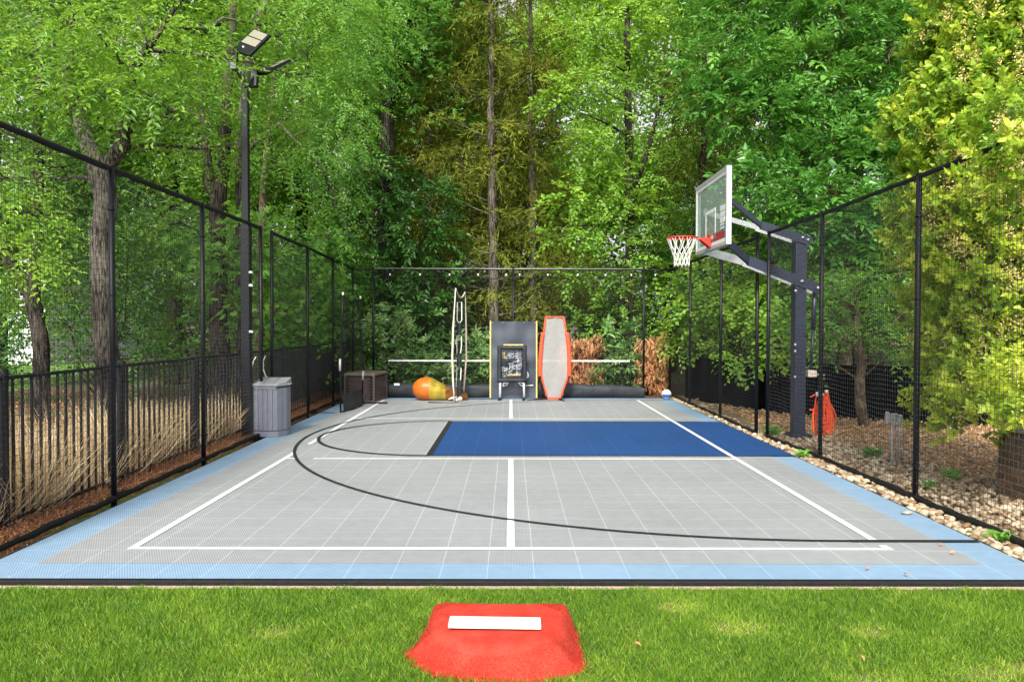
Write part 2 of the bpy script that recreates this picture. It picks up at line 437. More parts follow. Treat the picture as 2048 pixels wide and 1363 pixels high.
# ------------------------------------------------------------------ ground, court
HX, Y0, Y1, T = 3.72, 5.20, 18.14, 0.3235
def ground_mat():
    m, nt, b = new_mat('forest_floor')
    tc = nt.nodes.new('ShaderNodeTexCoord')
    n1 = nt.nodes.new('ShaderNodeTexNoise'); n1.inputs['Scale'].default_value = 0.35; n1.inputs['Detail'].default_value = 6
    n2 = nt.nodes.new('ShaderNodeTexNoise'); n2.inputs['Scale'].default_value = 14; n2.inputs['Detail'].default_value = 8
    for n in (n1, n2): nt.links.new(tc.outputs['Object'], n.inputs['Vector'])
    c1 = nt.nodes.new('ShaderNodeValToRGB'); c1.color_ramp.elements[0].color = (.035, .022, .012, 1); c1.color_ramp.elements[1].color = (.17, .10, .05, 1)
    c1.color_ramp.elements[0].position = .35; c1.color_ramp.elements[1].position = .68
    c2 = nt.nodes.new('ShaderNodeValToRGB'); c2.color_ramp.elements[0].color = (.03, .06, .012, 1); c2.color_ramp.elements[1].color = (.10, .17, .03, 1)
    for n, c in ((n2, c1), (n2, c2)): nt.links.new(n.outputs[0], c.inputs[0])
    mr = nt.nodes.new('ShaderNodeMapRange'); mr.inputs[1].default_value = .5; mr.inputs[2].default_value = .62
    nt.links.new(n1.outputs[0], mr.inputs[0])
    mx = nt.nodes.new('ShaderNodeMix'); mx.data_type = 'RGBA'
    nt.links.new(mr.outputs[0], mx.inputs[0]); nt.links.new(c1.outputs[0], mx.inputs[6]); nt.links.new(c2.outputs[0], mx.inputs[7])
    nt.links.new(mx.outputs[2], b.inputs['Base Color']); b.inputs['Roughness'].default_value = .95
    bp = nt.nodes.new('ShaderNodeBump'); bp.inputs['Strength'].default_value = .6; bp.inputs['Distance'].default_value = .05
    nt.links.new(n2.outputs[0], bp.inputs['Height']); nt.links.new(bp.outputs[0], b.inputs['Normal'])
    return m
g = MB().add([(-400, -60, -.06), (400, -60, -.06), (400, 700, -.06), (-400, 700, -.06)], [(0, 1, 2, 3)]).build('ground', ground_mat())
tag(g, 'brown leaf covered woodland ground around the sports court', kind='structure')
g = MB().add([(-6, -3, -.045), (6.5, -3, -.045), (6.5, Y0 + .01, -.045), (-6, Y0 + .01, -.045)], [(0, 1, 2, 3)]).build(
    'lawn_soil', mat('lawn_soil', (.085, .12, .025), .95, col2=(.20, .17, .07), scale=3.5, detail=8))
tag(g, 'soil under the mown front lawn', kind='structure')
g = MB().add([(-30, 20, -.045), (-13, 20, -.045), (-15, 34, -.045), (-34, 34, -.045)], [(0, 1, 2, 3)]).build(
    'neighbour_lawn', mat('neighbour_lawn', (.12, .22, .03), .9, noise=.3, scale=5))
tag(g, 'sunlit patch of lawn beyond the left trees', kind='structure')
g = MB().add([(-6, Y0 - .10, -.038), (6, Y0 - .10, -.038), (6, Y0 - .005, -.038), (-6, Y0 - .005, -.038)], [(0, 1, 2, 3)]).build(
    'sand_edge', mat('sand', (.42, .32, .22), .9, noise=.25, scale=40))
tag(g, 'thin sandy strip between lawn and court edge', kind='structure')

def court_mat(name, base, var=.05, line=1.25, lattice=.17, rough=.62, tilemix=None):
    """Snap-together sport tiles: joints, open lattice and slight tile-to-tile change of colour."""
    m, nt, b = new_mat(name); N, L = nt.nodes, nt.links
    tc = N.new('ShaderNodeTexCoord'); sp = N.new('ShaderNodeSeparateXYZ'); L.new(tc.outputs['Object'], sp.inputs[0])
    def mth(op, a, v=None, c=None):
        n = N.new('ShaderNodeMath'); n.operation = op
        for i, q in enumerate((a, v, c)):
            if q is None: continue
            if isinstance(q, (int, float)): n.inputs[i].default_value = q
            else: L.new(q, n.inputs[i])
        return n.outputs[0]
    ux = mth('DIVIDE', mth('ADD', sp.outputs[0], HX), T); uy = mth('DIVIDE', mth('SUBTRACT', sp.outputs[1], Y0), T)
    def joint(u):
        f = mth('FRACT', u); d = mth('MINIMUM', f, mth('SUBTRACT', 1.0, f))
        return mth('LESS_THAN', d, .0115)
    jl = mth('MAXIMUM', joint(ux), joint(uy))
    cb = N.new('ShaderNodeCombineXYZ'); L.new(mth('FLOOR', ux), cb.inputs[0]); L.new(mth('FLOOR', uy), cb.inputs[1])
    wn_ = N.new('ShaderNodeTexWhiteNoise'); wn_.noise_dimensions = '2D'; L.new(cb.outputs[0], wn_.inputs['Vector'])
    nz = N.new('ShaderNodeTexNoise'); nz.inputs['Scale'].default_value = .55; nz.inputs['Detail'].default_value = 5; L.new(tc.outputs['Object'], nz.inputs['Vector'])
    n2 = N.new('ShaderNodeTexNoise'); n2.inputs['Scale'].default_value = 9; n2.inputs['Detail'].default_value = 6; L.new(tc.outputs['Object'], n2.inputs['Vector'])
    k = 2 * math.pi / (T / 14)
    la = mth('SINE', mth('MULTIPLY', mth('ADD', sp.outputs[0], sp.outputs[1]), k)); lb = mth('SINE', mth('MULTIPLY', mth('SUBTRACT', sp.outputs[0], sp.outputs[1]), k))
    hole = mth('GREATER_THAN', mth('MULTIPLY', la, lb), .25)
    v = mth('ADD', mth('MULTIPLY_ADD', wn_.outputs[0], var * 2, 1 - var), mth('MULTIPLY_ADD', nz.outputs[0], .36, -.18))
    v = mth('ADD', v, mth('MULTIPLY_ADD', n2.outputs[0], .24, -.12))
    v = mth('SUBTRACT', v, mth('MULTIPLY', hole, lattice * 2.2))
    ht = mth('SINE', mth('MULTIPLY', mth('MULTIPLY_ADD', sp.outputs[1], .5, sp.outputs[0]), 2 * math.pi / .0185))
    v = mth('ADD', v, mth('MULTIPLY', ht, lattice * 1.1))
    v = mth('MULTIPLY', v, mth('MULTIPLY_ADD', jl, line - 1, 1.0))
    mx = N.new('ShaderNodeMix'); mx.data_type = 'RGBA'; mx.blend_type = 'MULTIPLY'; mx.inputs[0].default_value = 1
    mx.inputs[6].default_value = (*base, 1); cc = N.new('ShaderNodeCombineXYZ')
    for i in range(3): L.new(v, cc.inputs[i])
    L.new(cc.outputs[0], mx.inputs[7]); L.new(mx.outputs[2], b.inputs['Base Color'])
    b.inputs['Roughness'].default_value = rough; b.inputs['Specular IOR Level'].default_value = .35
    bp = N.new('ShaderNodeBump'); bp.inputs['Strength'].default_value = .25; bp.inputs['Distance'].default_value = .004
    L.new(mth('SUBTRACT', 1.0, hole), bp.inputs['Height']); L.new(bp.outputs[0], b.inputs['Normal'])
    return m
CM_GREY = court_mat('grey_court_tile', (.290, .306, .318), var=.018, line=1.5)
CM_BLUE = court_mat('sky_blue_court_tile', (.228, .345, .485), var=.018, line=1.35)
CM_KEY = court_mat('royal_blue_court_tile', (.011, .058, .200), var=.04, line=1.7)
CM_WHITE = court_mat('white_court_line', (.74, .74, .74), var=.01, line=.97, lattice=.02)
CM_BLACK = court_mat('black_court_line', (.018, .019, .021), var=.02, lattice=.02, line=1.1)

court = thing('sports_court', 'backyard grey and blue tiled sports court with painted lines', 'sports court', (0, 0, 0))
tag(court, kind='structure')
def rect(x0, y0, x1, y1, z): return [(x0, y0, z), (x1, y0, z), (x1, y1, z), (x0, y1, z)]
def flat(name, polys, m, label=None):
    b = MB()
    for p in polys: b.add(p, [tuple(range(len(p)))])
    o = b.build(name, m, court)
    if label: o['label'] = label
    return o
ED = .035
b = MB()
b.prism([(-HX - ED, Y0 - ED, -.055), (HX + ED, Y0 - ED, -.055), (HX + ED, Y1 + ED, -.055), (-HX - ED, Y1 + ED, -.055)], (0, 0, .052))
b.build('black_edging', M['black_matt'], court, bevel=.012)
flat('blue_border', [rect(-HX, Y0, HX, Y1, .0)], CM_BLUE)
flat('grey_field', [rect(-HX + T, Y0 + T, HX - T, Y1 - 1.5 * T, .003)], CM_GREY)
flat('blue_key', [rect(-1.03, 10.115, HX - .004, 13.705, .006)], CM_KEY)
LW = .06
SX = 2.885
KY0, KY1, BY0, BY1 = 9.855, 14.10, 5.85, 17.66
zw = .009
flat('white_line', [rect(-SX - LW / 2, BY0, -SX + LW / 2, 10.34, zw)], CM_WHITE)
flat('white_line', [rect(-SX - LW / 2, 11.05, -SX + LW / 2, BY1, zw)], CM_WHITE)
flat('white_line', [rect(SX - LW / 2, 6.14, SX + LW / 2, BY1, zw)], CM_WHITE)
flat('white_line', [rect(SX - LW / 2, BY0, SX + LW / 2, 5.98, zw)], CM_WHITE)
flat('white_line', [rect(-SX + LW / 2, BY0, SX - LW / 2, BY0 + LW, zw)], CM_WHITE)
flat('white_line', [rect(-SX + LW / 2, KY0 - LW / 2, -2.72, KY0 + LW / 2, zw)], CM_WHITE)
flat('white_line', [rect(-2.52, KY0 - LW / 2, SX - LW / 2, KY0 + LW / 2, zw)], CM_WHITE)
flat('white_line', [rect(-SX + LW / 2, KY1 - LW / 2, SX - LW / 2, KY1 + LW / 2, zw)], CM_WHITE)
flat('white_line', [rect(-LW / 2 + .0, BY0 + LW, LW / 2, KY0 - LW / 2, zw)], CM_WHITE)
flat('white_line', [rect(-LW / 2, KY1 + LW / 2, LW / 2, BY1 + .0, zw)], CM_WHITE)
def arc(cx, cy, r, a0, a1, w, z, n=72, yscale=1.0):
    out = []
    for i in range(n):
        p = []
        for rr, t in ((r - w / 2, i), (r + w / 2, i), (r + w / 2, i + 1), (r - w / 2, i + 1)):
            a = R(a0 + (a1 - a0) * t / n); p.append((cx + rr * math.cos(a), cy + yscale * rr * math.sin(a), z))
        out.append(p)
    return out
flat('black_line', arc(2.69, 11.90, 5.80, 90, 270, .044, .012) + [rect(2.69, 6.071, HX - .01, 6.129, .012), rect(2.69, 17.671, HX - .01, 17.729, .012)], CM_BLACK)
flat('black_line', arc(-1.08, 11.91, 1.83, 90, 270, .05, .015), CM_BLACK)
flat('black_line', [rect(-1.11, 10.08, -1.03, 13.74, .010)], CM_BLACK)
flat('black_line', [rect(-1.03, 10.08, HX - .004, 10.115, .010)], CM_BLACK)
flat('black_line', [rect(-1.03, 13.705, HX - .004, 13.74, .010)], CM_BLACK)

# ------------------------------------------------------------------ lawn
MOUND = [(-.505, 4.33), (-.475, 4.43), (-.39, 4.475), (0, 4.46), (.24, 4.465), (.345, 4.445), (.388, 4.36), (.385, 4.20), (.385, 4.06), (.398, 3.96), (.375, 3.87),
         (.27, 3.785), (.12, 3.735), (-.05, 3.722), (-.20, 3.74), (-.33, 3.785), (-.44, 3.86), (-.515, 3.95), (-.575, 4.055), (-.555, 4.11), (-.53, 4.16), (-.505, 4.26)]
MP = np.array(MOUND)
def in_poly(x, y, P):
    c = np.zeros(len(x), bool)
    for i in range(len(P)):
        x1, y1 = P[i]; x2, y2 = P[i - 1]
        k = ((y1 > y) != (y2 > y)) & (x < (x2 - x1) * (y - y1) / (y2 - y1 + 1e-12) + x1); c ^= k
    return c
def vnoise(x, y, s, seed=0):
    return (np.sin(x * s * 1.3 + seed) * np.cos(y * s * 1.1 + seed * 2.1) + .6 * np.sin(x * s * 2.7 + y * s * 2.1 + seed) + .4 * np.cos(x * s * 5.1 - y * s * 4.3 + seed * .7)) / 2
def blades(name, x, y, z, h, w, lean, m, tint, label=None, kind='stuff', parent=None):
    n = len(x); P = np.stack([x, y, np.broadcast_to(z, n)], 1)
    a = rng.uniform(0, 2 * np.pi, n)
    D = np.stack([np.cos(a) * lean * rng.random(n), np.sin(a) * lean * rng.random(n), np.ones(n)], 1)
    Nn = np.stack([np.cos(a + 1), np.sin(a + 1), .2 * np.ones(n)], 1)
    geo = leaf_geo(P, D, Nn, h, w, 'rhomb', .10)
    o = raw_mesh(name, geo.reshape(-1, 3), np.arange(n * 4), np.arange(n) * 4, m, tint, parent)
    if label: tag(o, label)
    if kind: tag(o, kind=kind)
    return o
n = 235000
x = rng.uniform(-4.3, 4.6, n); y = rng.uniform(3.1, 5.11, n)
y += (.010 * np.sin(x * 9) + .012 * np.sin(x * 23 + 1)) * (y > 5.0)
k = ~in_poly(x, y, (MP - MP.mean(0)) * .985 + MP.mean(0))
patch = np.zeros(n)
for px_, py_, rr in ((1.30, 4.42, .16), (2.05, 4.36, .13), (2.40, 3.83, .18), (2.62, 3.88, .14), (-1.32, 4.35, .12), (1.02, 4.75, .12), (1.75, 3.72, .15)):
    patch = np.maximum(patch, np.exp(-(((x - px_) ** 2 + ((y - py_) * 1.6) ** 2) / rr ** 2)))
k &= rng.random(n) > patch * .55
x, y, patch = x[k], y[k], patch[k]; n = len(x)
tint = .42 + .16 * vnoise(x, y, 3.0) + .10 * vnoise(x, y, 9.0, 3) + rng.normal(0, .24, n) + .55 * patch
h = rng.uniform(.032, .068, n) * (1 + .22 * vnoise(x, y, 7, 5)) * (1 - .35 * patch) * np.where(y > 5.03, .62, 1)
blades('lawn_grass', x, y, -.046, h, rng.uniform(.0034, .0062, n), 1.25, M['lf_lawn'], tint, 'short mown green lawn in front of the court')

# ------------------------------------------------------------------ pitching mound
def mound_h(x, y):
    d = np.full(len(x), 9.0)
    for i in range(len(MP)):
        a, b_ = MP[i - 1], MP[i]; ab = b_ - a
        t = np.clip(((x - a[0]) * ab[0] + (y - a[1]) * ab[1]) / (ab @ ab), 0, 1)
        d = np.minimum(d, np.hypot(x - a[0] - t * ab[0], y - a[1] - t * ab[1]))
    back = np.clip((y - 4.0) / .4, 0, 1)
    edge = np.clip(d / (.21 - .15 * back), 0, 1)
    crease = edge * edge * (3 - 2 * edge)
    return -.03 + (.092 + .056 * np.clip((y - 3.7) / .5, 0, 1)) * crease * np.where(y > 4.3, np.clip(.55 + edge, 0, 1), 1)
mound = thing('pitching_mound', 'red turf covered portable pitching mound on the lawn', 'pitching mound', (-.08, 4.05, -.04))
nx, ny = 90, 76
gx, gy = np.meshgrid(np.linspace(-.62, .46, nx), np.linspace(3.62, 4.53, ny)); gx, gy = gx.ravel(), gy.ravel()
ins = in_poly(gx, gy, MP); gh = np.where(ins, mound_h(gx, gy), -.035)
V = np.stack([gx, gy, gh], 1); q = []
for i in range(ny - 1):
    for j in range(nx - 1):
        c = [i * nx + j, i * nx + j + 1, (i + 1) * nx + j + 1, (i + 1) * nx + j]
        if ins[c].sum() >= 2: q.append(c)
q = np.array(q)
raw_mesh('turf_cover', V, q.ravel(), np.arange(len(q)) * 4, mat('red_turf', (.39, .022, .010), .8, col2=(.48, .050, .028), scale=9, bump=.4, detail=8), None, mound, True)
n = 60000
fx, fy = rng.uniform(-.6, .44, n), rng.uniform(3.66, 4.49, n); k = in_poly(fx, fy, MP * 1.0); fx, fy = fx[k], fy[k]; n = len(fx)
crest = np.hypot((fx + .07) / .37, (fy - 4.16) / .30) < 1
blades('turf_fibre', fx, fy, mound_h(fx, fy) - .002, np.where(crest, .005, .010) * rng.uniform(.6, 1.3, n), np.full(n, .0022), 1.4, M['lf_turf'],
       np.where(crest, .62, .30) + rng.normal(0, .2, n), None, 'stuff', mound)
b = MB(); zr = .1185
b.box((-.083, 4.10, zr + .008), (.49, .115, .024), Matrix.Rotation(R(.6), 3, 'Y') @ Matrix.Rotation(R(-.6), 3, 'Z'))
b.build('pitching_rubber', mat('scuffed_white_rubber', (.66, .64, .62), .6, col2=(.80, .79, .78), scale=9, detail=8), mound, bevel=.004)

# ------------------------------------------------------------------ stones, mulch, straw
def ico(sub):
    bm = bmesh.new(); bmesh.ops.create_icosphere(bm, subdivisions=sub, radius=1)
    v = np.array([p.co[:] for p in bm.verts]); f = np.array([[q.index for q in fc.verts] for fc in bm.faces]); bm.free()
    return v, f
def stones(name, x, y, r, z, label, sub=2, seed=3):
    g = np.random.default_rng(seed); v, f = ico(sub); n = len(x); K = len(v)
    sc = np.stack([r * g.uniform(.8, 1.45, n), r * g.uniform(.7, 1.15, n), r * g.uniform(.45, .75, n)], 1)
    a = g.uniform(0, np.pi, n); ca, sa = np.cos(a), np.sin(a); tl = g.normal(0, .22, n)
    p = v[None] * (1 + .10 * np.sin(v[None, :, 0] * 3 + g.uniform(0, 6, (n, 1))) * np.cos(v[None, :, 1] * 2.6 + g.uniform(0, 6, (n, 1))))[..., None] * sc[:, None]
    X = p[..., 0] * ca[:, None] - p[..., 1] * sa[:, None]; Yy = p[..., 0] * sa[:, None] + p[..., 1] * ca[:, None]; Z = p[..., 2] + X * tl[:, None]
    V = np.stack([X + x[:, None], Yy + y[:, None], Z + z[:, None]], -1).reshape(-1, 3)
    Fc = (f[None] + (np.arange(n) * K)[:, None, None]).reshape(-1, 3)
    tint = np.repeat(np.clip(g.normal(.5, .36, n), 0, 1), len(f))
    o = raw_mesh(name, V, Fc.ravel(), np.arange(len(Fc)) * 3, M['stone'], tint, None, True)
    return tag(o, label, kind='stuff')
g = MB().add([(HX + .03, 4.9, -.040), (12, 4.9, -.040), (12, 19.5, -.040), (HX + .03, 19.5, -.040)], [(0, 1, 2, 3)]).build(
    'gravel_bed', mat('gravel_soil', (.16, .10, .055), .95, col2=(.36, .25, .14), scale=22, detail=8, bump=.6))
tag(g, 'stony soil bed right of the court', kind='structure')
def grid_pts(x0, x1, y0, y1, d, jit=.45):
    xs, ys = np.meshgrid(np.arange(x0, x1, d), np.arange(y0, y1, d * .9)); xs[1::2] += d / 2
    xs, ys = xs.ravel(), ys.ravel(); n = len(xs)
    return xs + rng.uniform(-jit, jit, n) * d, ys + rng.uniform(-jit, jit, n) * d
def wave_fence(y): return .035 * np.sin(y * 1.7)
x, y = grid_pts(HX + .06, 4.02, 5.0, 18.4, .062)
stones('edge_stones', x, y, rng.uniform(.020, .050, len(x)), rng.uniform(-.035, .008, len(x)), 'tan river stones in the strip between court and net fence', 2, 5)
x, y = grid_pts(4.02, 7.2, 5.0, 18.4, .075)
k = (x < 5.45 + .35 * np.sin(y * 1.3) + (9.6 - y) * .35) | (rng.random(len(x)) < .10)
k &= x < 7.0
x, y = x[k], y[k]
stones('gravel', x, y, rng.uniform(.022, .052, len(x)), rng.uniform(-.035, .005, len(x)), 'tan and grey river stones behind the right net fence', 1, 6)
def litter(name, x, y, z, L, W, m, label, tint, flat_=.35):
    n = len(x); a = rng.uniform(0, 2 * np.pi, n)
    D = np.stack([np.cos(a), np.sin(a), rng.normal(0, flat_, n)], 1); Nn = np.stack([rng.normal(0, .4, n), rng.normal(0, .4, n), np.ones(n)], 1)
    geo = leaf_geo(np.stack([x, y, z], 1), D, Nn, L, W, 'rhomb', .1)
    return tag(raw_mesh(name, geo.reshape(-1, 3), np.arange(n * 4), np.arange(n) * 4, m, tint), label, kind='stuff')
n = 26000
x = rng.uniform(4.4, 11, n); y = rng.uniform(6.2, 17, n); k = x > 4.95 + .35 * np.sin(y * 1.3) + (9.6 - y) * .30; x, y = x[k], y[k]; n = len(x)
litter('leaf_mulch', x, y, rng.uniform(-.04, .012, n), rng.uniform(.04, .10, n), rng.uniform(.012, .034, n), M['lf_mulch'], 'orange brown fallen leaves under the right hedge', rng.normal(.5, .25, n))
n = 70000
x = rng.uniform(-4.9, -3.895, n); y = rng.uniform(4.6, 19.5, n)
litter('pine_straw', x, y, rng.uniform(-.05, .035, n) + .07 * rng.random(n) * np.exp(-((x + 4.1) / .17) ** 2), rng.uniform(.05, .14, n), rng.uniform(.003, .006, n), M['lf_straw'], 'rust brown pine straw along the left fence', rng.normal(.5, .25, n), .5)
n = 5000
x = rng.uniform(-12, -4.3, n); y = rng.uniform(5, 20, n)
litter('leaf_litter', x, y, rng.uniform(-.05, .02, n), rng.uniform(.05, .11, n), rng.uniform(.02, .045, n), M['lf_dead'], 'brown leaf litter behind the left fence', rng.normal(.4, .25, n))
n = 36000
y = rng.uniform(4.6, 13.5, n); x = -4.25 - np.abs(rng.normal(0, .55, n))
cl = .12 + .88 * np.clip(1.6 * vnoise(x, y, 2.6, 1.3) + .45, 0, 1); k = (rng.random(n) < cl * np.where(y < 11.5, 1, .35)); x, y = x[k], y[k]; n = len(x)
h = rng.uniform(.40, 1.05, n) * (.75 + .45 * vnoise(x, y, 2.6, 1.3)) * np.where(y > 10.6, .8, 1)
blades('dry_grass', x, y, -.05, h, rng.uniform(.006, .013, n), 1.15, M['lf_dry'], .45 + .25 * vnoise(x, y, 3.3, 4) + rng.normal(0, .25, n), 'tall dry straw coloured grass behind the picket fence')

# ------------------------------------------------------------------ net fences
def netting(name, a, b, z0, za, zb, cell, r, parent, knots=None, wav=.018, mats=None, knot_r=.0042):
    a, b = np.array(a, float), np.array(b, float); Ln = np.linalg.norm(b - a); d = (b - a) / Ln; nn = np.array([-d[1], d[0]])
    def pos(s, t):
        top = za + (zb - za) * s / Ln
        z = z0 + (top - z0) * t
        w = wav * (np.sin(s * 2.3 + t * 3) + .6 * np.sin(s * 5.1 - t * 4)) * np.sin(np.pi * np.clip(t, 0, 1))
        dz = -.028 * np.sin(np.pi * ((s / 2.2) % 1)) * np.sin(np.pi * t) + .006 * np.sin(s * 9 + t * 20)
        return np.stack([a[0] + d[0] * s + nn[0] * w, a[1] + d[1] * s + nn[1] * w, z + dz], -1)
    m = MB(); nv = int(Ln / cell); nh = int((max(za, zb) - z0) / cell)
    for j in range(nh + 1):
        s = np.linspace(0, Ln, max(3, int(Ln / .28))); m.tube(pos(s, np.full(len(s), j / nh)), r, 3, False)
    for i in range(nv + 1):
        t = np.linspace(0, 1, 9); m.tube(pos(np.full(9, Ln * i / nv), t), r, 3, False)
    o = m.build(name, mats or M['net'], parent)
    if knots:
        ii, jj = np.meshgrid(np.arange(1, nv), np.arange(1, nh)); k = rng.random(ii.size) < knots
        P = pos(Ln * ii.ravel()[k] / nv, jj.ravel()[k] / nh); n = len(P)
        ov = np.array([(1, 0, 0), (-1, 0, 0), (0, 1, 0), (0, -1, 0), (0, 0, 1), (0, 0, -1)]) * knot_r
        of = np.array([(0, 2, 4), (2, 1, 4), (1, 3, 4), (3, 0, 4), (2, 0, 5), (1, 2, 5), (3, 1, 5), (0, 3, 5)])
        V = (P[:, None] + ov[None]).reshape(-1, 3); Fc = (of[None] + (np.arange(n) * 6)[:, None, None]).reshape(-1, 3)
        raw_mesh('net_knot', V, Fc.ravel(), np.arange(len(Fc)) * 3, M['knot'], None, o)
    return o
def net_fence(label, posts, tops, cell, r, knots, rail_r=.030, bottom=True, z0=.02, post_r=.028, rail_m=None, knot_r=.0042):
    t = thing('net_fence', label, 'net fence', (*posts[0], 0), 'black net fences around the court')
    for p, z in zip(posts, tops):
        b = MB(); b.tube([(*p, -.06), (*p, z + .012)], post_r, 10); po = b.build('post', M['black'], t)
        c = MB(); c.tube([(*p, z + .012), (*p, z + .03)], [post_r * 1.12, post_r * .8], 10); c.build('cap', M['black'], po)
        for q in range(4):
            zz = .35 + q * (z - .5) / 3.3; tb = MB()
            tb.tube([(p[0] + .033 * math.cos(k_ * .7), p[1] + .033 * math.sin(k_ * .7), zz) for k_ in range(9)], .005, 5, closed=True)
            tb.build('tie', M['black'], po)
    g = np.random.default_rng(int(abs(posts[0][0] * 100 + posts[0][1] * 10)))
    def along(off, dz, k):
        out = []
        for i in range(len(posts) - 1):
            for s in range(k):
                f = s / k; out.append((posts[i][0] + (posts[i + 1][0] - posts[i][0]) * f + off[0], posts[i][1] + (posts[i + 1][1] - posts[i][1]) * f + off[1],
                                       (tops[i] + (tops[i + 1] - tops[i]) * f) if dz is None else dz + g.uniform(-.006, .010)))
        out.append((posts[-1][0] + off[0], posts[-1][1] + off[1], tops[-1] if dz is None else dz)); return out
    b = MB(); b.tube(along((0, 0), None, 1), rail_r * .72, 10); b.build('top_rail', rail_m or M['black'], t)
    b = MB(); pts = along((0, 0), None, 14); pts = [(p[0], p[1], p[2] - rail_r * .55 + g.uniform(-.004, .006)) for p in pts]
    b.tube(pts, [rail_r * g.uniform(.62, .95) for _ in pts], 8); b.build('rolled_net_edge', M['black_matt'], t)
    if bottom:
        b = MB(); pts = along((0, 0), .028, 12); b.tube(pts, [.030 * g.uniform(.75, 1.15) for _ in pts], 8); b.build('bottom_roll', M['black_matt'], t)
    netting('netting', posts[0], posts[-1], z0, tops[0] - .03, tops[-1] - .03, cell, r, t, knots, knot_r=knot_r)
    return t
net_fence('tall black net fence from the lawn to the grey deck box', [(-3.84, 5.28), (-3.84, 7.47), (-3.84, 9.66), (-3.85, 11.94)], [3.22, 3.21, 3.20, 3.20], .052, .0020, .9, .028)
net_fence('tall black net fence from the grey deck box to the wicker deck box', [(-3.87, 12.55), (-3.86, 14.72), (-3.86, 16.80), (-3.86, 18.9)], [3.20, 3.18, 3.13, 3.08], .055, .0021, None, .028)
net_fence('tall black net fence across the far end in front of the laurel hedge', [(-3.36, 18.92), (.05, 18.93), (3.24, 18.92)], [3.08, 3.08, 3.08], .06, .0017, None, .026, False, rail_m=mat('weathered_grey_rail', (.16, .16, .165), .4, noise=.5, scale=1.2))  # far rail greyed in its colour to imitate glare from the sky
net_fence('tall black net fence between the far corner ball and the basketball goal', [(3.88, 18.9), (3.88, 16.80), (3.87, 14.30), (3.86, 12.16)], [3.08, 3.09, 3.10, 3.10], .052, .0019, None, .028)
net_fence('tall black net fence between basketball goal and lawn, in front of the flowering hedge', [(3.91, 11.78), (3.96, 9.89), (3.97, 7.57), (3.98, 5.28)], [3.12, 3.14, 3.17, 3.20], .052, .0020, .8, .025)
# corner rail pieces of the far fence
t = thing('corner_rail', 'short black rail closing the far left fence corner', 'rail', (-3.86, 18.9, 3.0)); b = MB(); b.tube([(-3.86, 18.9, 3.06), (-3.36, 18.92, 3.06)], .022, 8); b.build('rail', M['black'], t)
t = thing('corner_rail', 'short black rail closing the far right fence corner', 'rail', (3.24, 18.92, 3.0)); b = MB(); b.tube([(3.24, 18.92, 3.06), (3.88, 18.9, 3.06)], .022, 8); b.build('rail', M['black'], t)

# string lights under the far rail
t = thing('string_lights', 'string of small white bulbs hanging under the far fence rail', 'string lights', (0, 18.88, 2.95))
bx = [700, 780, 840, 899, 956, 1012, 1039, 1095, 1155, 1210, 1262, 1310]
pts = []
for i in range(len(bx) - 1):
    for s in range(6):
        f = s / 6; xx = bx[i] + (bx[i + 1] - bx[i]) * f; pts.append(at(xx, 553 + 5 * math.sin(math.pi * f), 18.86))
pts.append(at(bx[-1], 553, 18.86))
b = MB(); b.tube(pts, .010, 5); b.build('cable', M['black_matt'], t)
for i, xx in enumerate(bx):
    p = at(xx, 552, 18.86); b = MB(); b.ball((p[0], p[1], p[2] + .03), .024, 8, sq=(.8, .8, 1.3)); o = b.build('bulb', M['white'], t)
    b = MB(); b.tube([(p[0], p[1], p[2] + .05), (p[0], p[1], p[2] + .11)], .009, 6); b.build('bulb_holder', M['black_matt'], o)
for px_, py_ in ((768, 560), (762, 603), (1212, 556), (1268, 584)):
    pass

# picket fence
pf = thing('picket_fence', 'black metal picket fence running behind the left net fence', 'fence', (-4.15, 6.32, 0))
PX = -4.15; posts_y = [4.40 + 1.92 * i for i in range(9)]
for i, yy in enumerate(posts_y):
    b = MB(); b.box((PX, yy, .62), (.065, .065, 1.36)); o = b.build('post', M['black'], pf, bevel=.004)
    b = MB(); b.box((PX, yy, 1.308), (.082, .082, .018)); b.box((PX, yy, 1.325), (.06, .06, .016), taper=.5); b.build('post_cap', M['black'], o)
    if i < len(posts_y) - 1:
        b = MB(); y2 = posts_y[i + 1]
        b.span((PX - .017, yy + .033, 1.255), (PX + .017, y2 - .033, 1.285)); b.span((PX - .014, yy + .033, .075), (PX + .014, y2 - .033, .105))
        for k in range(1, 15):
            q = yy + (y2 - yy) * k / 15; b.box((PX, q, .635), (.019, .019, 1.239))
        b.build('picket_panel', M['black'], pf)
pf2 = thing('mesh_screen', 'black mesh screen tied along the far picket fence behind the wicker box', 'screen', (-4.09, 15, 0))
netting('mesh_cloth', (-4.09, 12.9), (-4.09, 18.9), .28, 1.20, 1.24, .035, .0045, pf2, None, .006)

